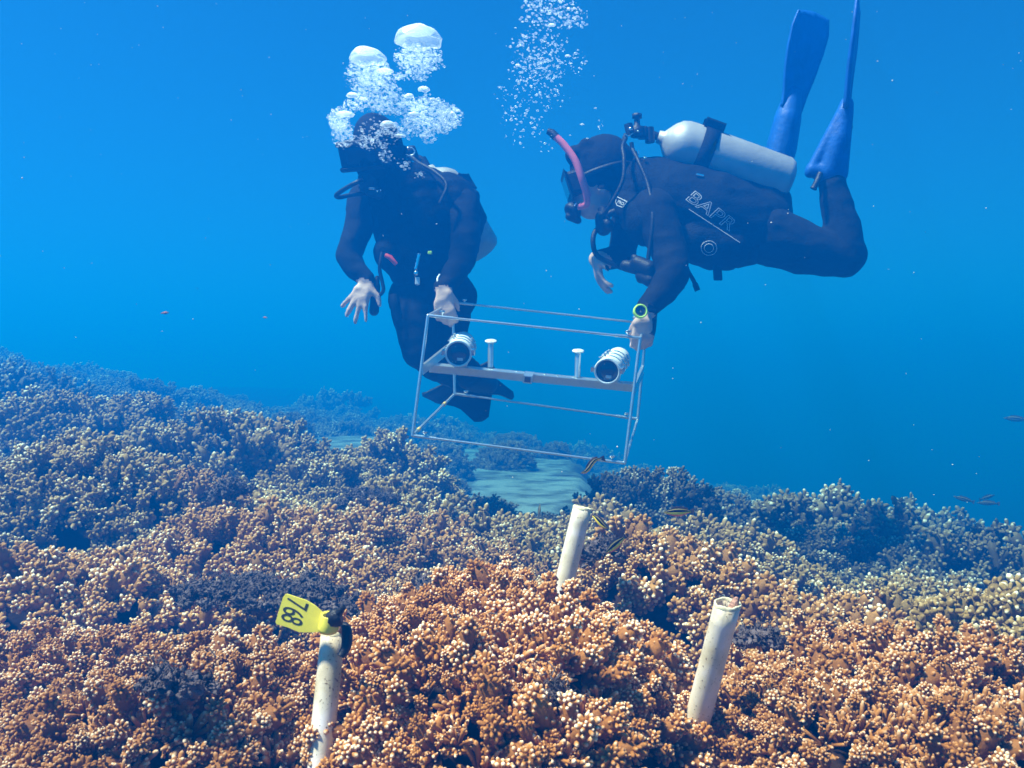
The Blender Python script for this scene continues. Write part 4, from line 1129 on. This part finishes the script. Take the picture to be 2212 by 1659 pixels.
    # fins
    fb = MB(); fb.chain([(P(1757, 366, 3.25), .030), (P(1790, 372, 3.25), .052), (P(1812, 300, 3.22), .044), (P(1829, 225, 3.2), .026)]); fb.cap(P(1750, 372, 3.25), .022, P(1822, 240, 3.2), .024)
    fb.cap(P(1805, 375, 3.25), .045, P(1826, 240, 3.2), .03)
    n_ = fb.blob('fin', M['fin_blue'], root, voxel=.007, smooth=4)
    fin_blade([P(1828, 240, 3.2), P(1836, 160, 3.19), P(1846, 85, 3.18), P(1854, 5, 3.17)], (.42, 1, 0), [.09, .13, .17, .20, .21, .18]).build('fin_blade', M['fin_blue'], n_)
    mb = MB(); mb.tube(spline([P(1772, 375, 3.22), P(1765, 392, 3.21), P(1757, 408, 3.21)], 4), [.011]*8+[.013], n=8); mb.build('fin_strap', M['black'], n_)
    fb = MB(); fb.chain([(P(1672, 385, 3.85), .060), (P(1688, 320, 3.84), .066), (P(1702, 255, 3.82), .058), (P(1712, 205, 3.81), .038)])
    n_ = fb.blob('fin', M['fin_blue'], root, voxel=.007, smooth=4)
    fin_blade([P(1708, 240, 3.81), P(1720, 190, 3.80), P(1734, 130, 3.78), P(1748, 75, 3.76), P(1757, 32, 3.75)], (1, .35, .1), [.10, .12, .16, .185, .19, .16]).build('fin_blade', M['fin_blue'], n_)
right_diver()

def left_diver():
    root = empty('person', P(900, 520, 3.45), 'diver hanging upright on the left half hidden by exhaled bubbles', 'person', 'divers')
    D = 3.50; b = MB()
    b.chain([(P(855, 400, 3.46), .075), (P(890, 440, D), .125), (P(905, 510, D), .130), (P(925, 575, D), .125), (P(938, 630, D), .125)])
    b.cap(P(800, 428, 3.47), .075, P(985, 435, 3.55), .080); b.cap(P(895, 640, D), .095, P(975, 642, D), .10)
    hc = P(815, 318, 3.40)
    b.ell(hc, (.088, 0, 0), (0, .105, 0), (-.02, 0, .118)); b.ell(P(806, 355, 3.36), (.064, 0, 0), (0, .07, 0), (0, 0, .075)); b.ball(P(790, 352, 3.30), .02)
    b.ball(P(868, 325, 3.42), .02); b.cap(P(830, 370, 3.42), .066, P(860, 405, 3.46), .075)
    # legs: thighs hang, shins folded back
    b.chain([(P(893, 645, 3.48), .098), (P(900, 700, 3.44), .085), (P(906, 758, 3.42), .066)], 18)
    b.chain([(P(906, 758, 3.42), .066), (P(940, 790, 3.62), .060), (P(970, 808, 3.86), .048)], 18)
    b.chain([(P(968, 648, 3.52), .098), (P(968, 710, 3.52), .080), (P(966, 765, 3.54), .064)], 18)
    b.chain([(P(966, 765, 3.54), .064), (P(1000, 795, 3.74), .058), (P(1025, 808, 3.92), .045)], 18)
    b.cap(P(968, 808, 3.86), .045, P(1000, 828, 3.98), .04); b.cap(P(1020, 808, 3.92), .045, P(1040, 830, 4.02), .04)
    # arms
    b.chain([(P(793, 436, 3.46), .076), (P(775, 490, 3.43), .056), (P(753, 552, 3.40), .047), (P(768, 582, 3.38), .040), (P(792, 603, 3.36), .031)], 18)
    b.chain([(P(992, 445, 3.52), .080), (P(1004, 510, 3.42), .058), (P(998, 562, 3.34), .050), (P(978, 596, 3.24), .042), (P(957, 622, 3.15), .032)], 18)
    z1 = hand_prims(b, P(795, 606, 3.35), (-.38, -.15, -.85), (.1, 1, -.2), 1, curl=(.10, .12, .10, .15), splay=.30, s=.98, thumb=1.25, tcurl=.1)
    z2 = hand_prims(b, P(956, 624, 3.13), (.10, -.10, -1), (.1, 1, .1), 1, curl=(.75, .7, .75, .8), splay=.05, s=.98, thumb=.35, tcurl=.7)
    o = b.blob('body', [M['suit'], M['skin']], root, voxel=.0065, smooth=3, fold=.0045)
    paint_zones(o, [(z1, .052), (z1+Vector((-.02, 0, -.05)), .085), (z1+Vector((.05, -.01, -.015)), .050), (z2, .06), (z2+Vector((0, 0, -.04)), .07), (P(768, 341, 3.32), .035)])
    h = MB(); h.ell(hc+Vector((.004, .008, .012)), (.096, 0, 0), (0, .110, 0), (-.02, 0, .120)); h.ell(hc+Vector((.03, .05, -.05)), (.08, 0, 0), (0, .07, 0), (0, 0, .10))
    hd = h.blob('hood', M['suit'], root, voxel=.008, smooth=3)
    fz = Vector((-.35, -.85, -.38)).normalized(); rt = Vector((-.93, .35, 0)).normalized(); up = rt.cross(fz)
    if up.z < 0: up = -up
    c = hc+fz*.105-up*.01
    mk = MB(); mk.box(c, fz*.026, up*.041, rt*.074, .016); m_ = mk.build('dive_mask', M['black'], root)
    mk = MB(); mk.box(c+fz*.0265, fz*.002, up*.030, rt*.060, .001); mk.build('lens', M['glass'], m_)
    rg = MB(); rc = c-up*.095+fz*.012
    rg.lathe(rc-fz*.02, fz, [(0, .022), (.006, .036), (.028, .039), (.040, .030), (.043, .012), (.043, 1e-5)], 20); rg.cap(rc-fz*.04, .018, rc, .02); rg.cap(rc-up*.03+rt*.025, .014, rc-up*.03-rt*.025, .014)
    rg.blob('regulator', M['black'], root, voxel=.004, smooth=2)
    hose(root, [rc+rt*.02, P(775, 392, 3.24), P(748, 406, 3.26), P(727, 421, 3.30), P(733, 426, 3.33), P(760, 421, 3.36), P(790, 418, 3.38)], .0085)
    mb = MB(); mb.cap(P(800, 412, 3.34), .022, P(818, 418, 3.33), .024); sr = mb.blob('spare_regulator', M['black'], root, voxel=.005, smooth=2)
    mb = MB(); mb.tube([P(798, 407, 3.315), P(810, 408, 3.31)], .0055, n=8); mb.ball(P(815, 413, 3.31), .005, seg=8, rings=6); mb.ball(P(822, 411, 3.31), .0035, seg=8, rings=6); mb.build('regulator_trim', M['chrome'], sr)
    # tank behind the back
    t, tv, ax = tank(root, P(934, 378, 3.80), P(1034, 552, 3.76), .105, (.3,))
    mb = MB(); mb.tube([tv-ax*.01, tv+ax*.05], .015, n=12); mb.tube([P(893, 338, 3.72), P(912, 346, 3.72)], .016, n=10); mb.build('tank_valve', M['black'], t)
    fs = MB(); fs.lathe(P(888, 330, 3.6), Vector((-.3, -.5, .8)), [(-.03, .012), (-.026, .025), (.02, .025), (.026, .012)], 14); f_ = fs.build('first_stage', M['black'], root)
    mb = MB(); mb.tube([P(885+11*math.cos(a*math.pi/8), 328+9*math.sin(a*math.pi/8), 3.56) for a in range(17)], .004, n=6, caps=False); mb.build('fittings', M['chrome'], f_)
    hose(root, [P(886, 336, 3.58), P(905, 352, 3.5), P(940, 372, 3.42), P(965, 400, 3.38), P(950, 440, 3.36)], .008)
    # vest with its wide wing
    v = MB()
    v.chain([(P(868, 430, 3.48), .150), (P(895, 490, 3.48), .158), (P(915, 560, 3.49), .150)], 24)
    v.cap(P(925, 408, 3.6), .085, P(1008, 432, 3.62), .055); v.cap(P(1005, 440, 3.62), .060, P(1030, 470, 3.62), .040); v.cap(P(1028, 472, 3.62), .038, P(1000, 560, 3.6), .050)
    v.cap(P(960, 450, 3.56), .14, P(968, 520, 3.56), .13); v.cap(P(850, 545, 3.42), .075, P(880, 590, 3.42), .06); v.cap(P(965, 560, 3.5), .10, P(960, 590, 3.5), .09)
    vest = v.blob('buoyancy_vest', M['nylon'], root, voxel=.009, smooth=4, fold=.006)
    mb = MB(); mb.tube([P(833, 551, 3.28), P(843, 556, 3.275), P(856, 571, 3.28)], [.008, .0095, .0075], n=10); mb.build('red_whistle', M['red'], vest)
    mb = MB(); mb.box(P(929, 546, 3.29), (.008, 0, 0), (0, .006, 0), (0, 0, .006), .002); mb.build('green_clip', M['lime'], vest)
    mb = MB(); sp = [P(906-i*1.0, 548+i*4.4, 3.27) for i in range(9)]; mb.tube(sp, [.006+.0025*(i % 2) for i in range(9)], n=10); mb.lathe(P(899, 590, 3.262), (0, -1, .1), [(0, .009), (.005, .009), (.007, .005), (.007, 1e-5)], 14); mb.build('spring_clip', M['chrome'], vest)
    mb = MB(); mb.box(P(902, 607, 3.27), (.0085, 0, 0), (0, .008, 0), (0, 0, .014), .003); mb.build('white_clip', M['white_plastic'], vest)
    mb = MB(); mb.tube(spline([P(950, 593, 3.16), P(945, 602, 3.14), P(947, 612, 3.13), P(954, 617, 3.12)], 5), .0035, n=8); mb.build('wrist_cord', M['white_plastic'], root)
    mb = MB(); mb.cap(P(812, 618, 3.36), .017, P(808, 672, 3.36), .019); mb.cap(P(815, 600, 3.37), .010, P(812, 620, 3.36), .014); mb.blob('gauge_console', M['black'], root, voxel=.005, smooth=2)
    hose(root, [P(826, 545, 3.34), P(820, 580, 3.33), P(826, 610, 3.33), P(828, 628, 3.33), P(818, 640, 3.34)], .007)
    mb = MB(); mb.tube(spline([P(850, 640, 3.40), P(852, 662, 3.38), P(862, 690, 3.38)], 5), [.020]*6+[.017]*5, n=8); mb.build('hanging_strap', M['nylon'], vest)
    # dark fins folded behind
    for k, (x0, y0, d0, x1, y1, d1, x2, y2, d2, w) in enumerate(((985, 812, 3.95, 1018, 850, 4.05, 1040, 905, 4.12, (.36, .32, .16, .07)), (1035, 822, 3.98, 1075, 838, 4.08, 1106, 855, 4.15, (.10, .08, .05, .04)))):
        fb = MB(); fb.chain([(P(x0-25, y0-6, d0-.1), .052), (P(x0, y0, d0), .060), (P((x0+x1)/2, (y0+y1)/2, d0+.04), .045)])
        n_ = fb.blob('fin', M['black'], root, voxel=.008, smooth=4)
        fin_blade([P(x0, y0+4, d0), P(x1, y1, d1), P(x2, y2, d2)], (1, .1, .15) if k == 0 else (.3, .6, .8), w).build('fin_blade', M['black'], n_)
left_diver()
# ------------------------------------------------------------------ bubbles
def bubble_mat(name, clear, gloss=.4):
    m = bpy.data.materials.new(name); m.use_nodes = True
    nt = m.node_tree; nt.nodes.clear(); L = nt.links.new
    o = nt.nodes.new('ShaderNodeOutputMaterial')
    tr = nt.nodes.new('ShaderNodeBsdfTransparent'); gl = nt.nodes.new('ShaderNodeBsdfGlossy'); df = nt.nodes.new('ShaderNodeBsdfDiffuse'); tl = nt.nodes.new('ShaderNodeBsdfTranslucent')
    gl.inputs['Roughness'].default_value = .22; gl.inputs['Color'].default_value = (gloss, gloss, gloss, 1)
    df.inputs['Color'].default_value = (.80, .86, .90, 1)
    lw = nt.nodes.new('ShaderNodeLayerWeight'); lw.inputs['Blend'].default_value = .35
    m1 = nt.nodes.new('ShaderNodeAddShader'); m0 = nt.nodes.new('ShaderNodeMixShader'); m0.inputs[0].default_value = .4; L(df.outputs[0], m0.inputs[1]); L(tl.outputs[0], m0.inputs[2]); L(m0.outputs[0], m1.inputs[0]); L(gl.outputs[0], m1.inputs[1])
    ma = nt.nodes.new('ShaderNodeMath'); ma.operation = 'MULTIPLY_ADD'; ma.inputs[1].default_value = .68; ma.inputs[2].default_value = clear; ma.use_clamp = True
    L(lw.outputs['Facing'], ma.inputs[0])
    m2 = nt.nodes.new('ShaderNodeMixShader'); L(ma.outputs[0], m2.inputs[0]); L(tr.outputs[0], m2.inputs[1]); L(m1.outputs[0], m2.inputs[2])
    L(m2.outputs[0], o.inputs['Surface'])
    return m
M['bubble'] = bubble_mat('air_bubble', .09, .38)
M['bubble_crown_shine'] = bubble_mat('air_bubble_painted_shine', .55, .6)  # denser white for dome tops: reflected light put into the material
rb = np.random.default_rng(3)
_b = bmesh.new(); bmesh.ops.create_icosphere(_b, subdivisions=2, radius=1)
ICO_V = np.array([v.co for v in _b.verts]); ICO_F = np.array([[v.index for v in f.verts] for f in _b.faces]); _b.free()
def swarm(name, pts, label):
    parts = []
    for p, r in pts:
        sx = rb.uniform(.9, 1.5); sz = rb.uniform(.55, .95)
        parts.append((ICO_V*[r*sx, r*sx, r*sz]+np.array(p), np.zeros((0, 4), int), ICO_F, np.zeros(len(ICO_V))))
    me = np_mesh(name, *join(parts)); o = link(name, me, M['bubble']); tag(o, label, 'bubbles', kind='stuff'); return o
def cap_bubble(px, py, d, rpx, label, h=.8, seed=0, name='air_bubble', thick=True):
    """mushroom-shaped rising bubble: domed top, wobbling skirt, hollow below"""
    c = P(px, py, d); r = S(rpx, d); n = 36; V = []; rows = 10
    for i in range(rows+1):
        t = (math.pi*.47)*i/rows
        for j in range(n):
            a = 2*math.pi*j/n; w = 1+.05*math.sin(3*a+seed)*(i/rows)+.04*math.sin(7*a+seed*2)*(i/rows)**2
            V.append(c+Vector((math.sin(t)*math.cos(a)*r*w, math.sin(t)*math.sin(a)*r*w, math.cos(t)*r*h+.06*r*math.sin(5*a+seed)*(i/rows)**3)))
    for i in range(5):
        t = 1-(i+1)/5
        for j in range(n):
            a = 2*math.pi*j/n
            V.append(c+Vector((t*math.sin(math.pi*.47)*math.cos(a)*r, t*math.sin(math.pi*.47)*math.sin(a)*r, (math.cos(math.pi*.47)+.32*(1-t*t))*r*h+.03*r*math.sin(4*a+seed)*t)))
    V = [v+(v-c)*(.07*mnoise.noise((v-c)*(1.9/r)+Vector((seed*3.1, 0, 0)))) for v in V]
    k = rows+6; Fs = [[i*n+j, i*n+(j+1) % n, (i+1)*n+(j+1) % n, (i+1)*n+j] for i in range(k-1) for j in range(n)]
    mb = MB(); mb.add(V, Fs[:n*5], 0); mb.f += Fs[n*5:]; mb.m += [1]*(len(Fs)-n*5); mb.sm += [True]*(len(Fs)-n*5); o = mb.build(name, [M['bubble_crown_shine'], M['bubble']]); return tag(o, label, 'bubble')
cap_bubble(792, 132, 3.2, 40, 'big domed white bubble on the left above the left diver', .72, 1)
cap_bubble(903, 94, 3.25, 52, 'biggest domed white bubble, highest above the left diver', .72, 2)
pts = []
def cloud(cx, cy, rx, ry, n, rmin, rmax, d=3.2, dz=.14, z=Z1, pw=2.2):
    for _ in range(n):
        a = rb.uniform(0, 6.28); q = math.sqrt(rb.random())*rb.uniform(.75, 1.12)
        px, py = z(cx+rx*q*math.cos(a), cy+ry*q*math.sin(a))
        dd = d+rb.uniform(-dz, dz); r = rmin+(rmax-rmin)*rb.random()**pw
        pts.append((P(px, py, dd), S(r, dd)))
for c in ((560, 520, 210, 90, 260), (600, 590, 240, 90, 260), (640, 720, 220, 120, 330), (1030, 390, 220, 110, 300), (1050, 460, 215, 110, 300), (980, 580, 170, 60, 100), (1180, 960, 260, 120, 420), (1120, 860, 180, 100, 240), (1330, 960, 110, 110, 200),
          (820, 850, 250, 100, 300), (290, 980, 110, 110, 260), (330, 1130, 100, 140, 190), (450, 850, 120, 80, 120), (1000, 1060, 200, 110, 240), (1120, 1150, 80, 60, 60), (1230, 1060, 110, 60, 90)):
    cloud(c[0], c[1], c[2], c[3], int(c[4]*1.1), .8, 3.4)
for c in ((600, 630, 240, 130, 900), (1030, 430, 210, 130, 900), (700, 800, 260, 130, 700), (1080, 930, 270, 150, 900), (310, 1040, 100, 160, 500)):
    cloud(c[0], c[1], c[2], c[3], int(c[4]*.8), .45, 1.1, pw=1.2)
for c in ((640, 1130, 230, 150, 110), (560, 1210, 110, 70, 60), (720, 1110, 110, 40, 50), (730, 1330, 80, 60, 40), (900, 1390, 60, 70, 25), (1040, 1500, 60, 40, 18), (700, 1250, 60, 70, 16)):
    cloud(*c, .8, 3.4, d=3.12, dz=.04)
swarm('bubble_cloud', pts, 'dense cloud of small exhaled bubbles over the head of the left diver')
# plume of the right-hand diver
Z7 = lambda x, y: ((1900+x/2.37)/1.80832, (y/2.37)/1.80832)
pts = []
for c in ((600, 60, 270, 90, 230), (620, 190, 300, 90, 190), (480, 420, 260, 160, 200), (480, 640, 270, 160, 240), (420, 880, 330, 160, 130), (330, 1150, 230, 220, 80), (850, 580, 100, 120, 36), (1050, 1150, 50, 40, 8), (550, 1330, 80, 130, 10), (880, 170, 80, 90, 50)):
    cloud(*c, .6, 2.9, d=3.15, dz=.2, z=Z7, pw=2.0)
swarm('bubble_cloud', pts, 'loose rising stream of small bubbles left of the right-hand diver')
big = [(605, 228, 70), (752, 512, 56), (290, 597, 48), (885, 1145, 40), (447, 1172, 28), (1010, 994, 27), (358, 1066, 24), (590, 28, 24), (760, 70, 34), (690, 8, 28), (365, 5, 40), (775, 1245, 19), (935, 1274, 26), (800, 35, 30),
       (412, 788, 26), (497, 690, 22), (405, 710, 22), (212, 723, 16), (680, 773, 15), (148, 972, 16), (100, 905, 18), (180, 1040, 15), (265, 905, 16), (566, 975, 22), (345, 1358, 14), (792, 578, 16), (737, 590, 15), (540, 376, 22), (450, 738, 15), (490, 625, 26), (270, 250, 22), (330, 195, 22), (185, 418, 12), (720, 457, 12), (1048, 1188, 12), (488, 535, 16)]
for i, (x, y, w) in enumerate(big):
    px, py = Z7(x, y)
    lab = ['widest flat bubble near the top of the right-hand bubble stream', 'flat bright bubble on the right side of the right-hand bubble stream', 'flat bright bubble on the left side of the right-hand bubble stream',
           'flat bright bubble above the head of the right-hand diver', 'bright oval bubble just above the snorkel tip', 'lone bright oval bubble right of the bubble stream'][i] if i < 6 else 'small flattened bubble rising in the right-hand bubble stream'
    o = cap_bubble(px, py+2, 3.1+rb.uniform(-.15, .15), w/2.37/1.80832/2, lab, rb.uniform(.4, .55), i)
    o['group'] = 'flattened bubbles in the right-hand stream'
for i, (x, y, w, h, lab) in enumerate(((420, 775, 120, .6, 'flat white bubble at the left edge of the bubble cloud'), (350, 945, 170, .35, 'long flat white bubble left of the head of the left diver'), (745, 1050, 140, .7, 'ring-shaped bubble over the forehead of the left diver'), (1160, 815, 70, .8, 'round white bubble in the right part of the bubble cloud'),
     (1080, 720, 110, .7, 'pale round bubble under the biggest domed bubble'), (945, 780, 90, .7, 'white bubble in the middle of the bubble cloud'), (1345, 935, 50, .8, 'white bubble in the right wing of the bubble cloud'), (1400, 915, 50, .8, 'white bubble at the right tip of the bubble cloud'), (855, 1145, 110, .35, 'long thin bubble over the mask of the left diver'), (990, 945, 120, .4, 'flat bubble in the lower middle of the bubble cloud'), (720, 545, 160, .25, 'thin flat bubble between the two domed bubbles'), (520, 800, 80, .3, 'thin flat bubble near the left edge of the bubble cloud'))):
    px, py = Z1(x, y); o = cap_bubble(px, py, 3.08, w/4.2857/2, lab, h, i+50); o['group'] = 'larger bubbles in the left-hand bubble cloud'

M['speck'] = mat('pale_speck', (.7, .68, .6), .8)
parts = []
for _ in range(170):
    d = rb.uniform(.7, 3.6); p = P(rb.uniform(0, 2212), rb.uniform(0, 1150), d)
    r = rb.uniform(.5, 1.3)/F*d*rb.uniform(.6, 1.3)
    parts.append((ICO_V*rb.uniform(.6, 1.4, 3)*r+np.array(p), np.zeros((0, 4), int), ICO_F, np.zeros(len(ICO_V))))
o = link('drifting_specks', np_mesh('drifting_specks', *join(parts)), M['speck']); tag(o, 'tiny pale specks drifting in the open water', 'specks', kind='stuff')
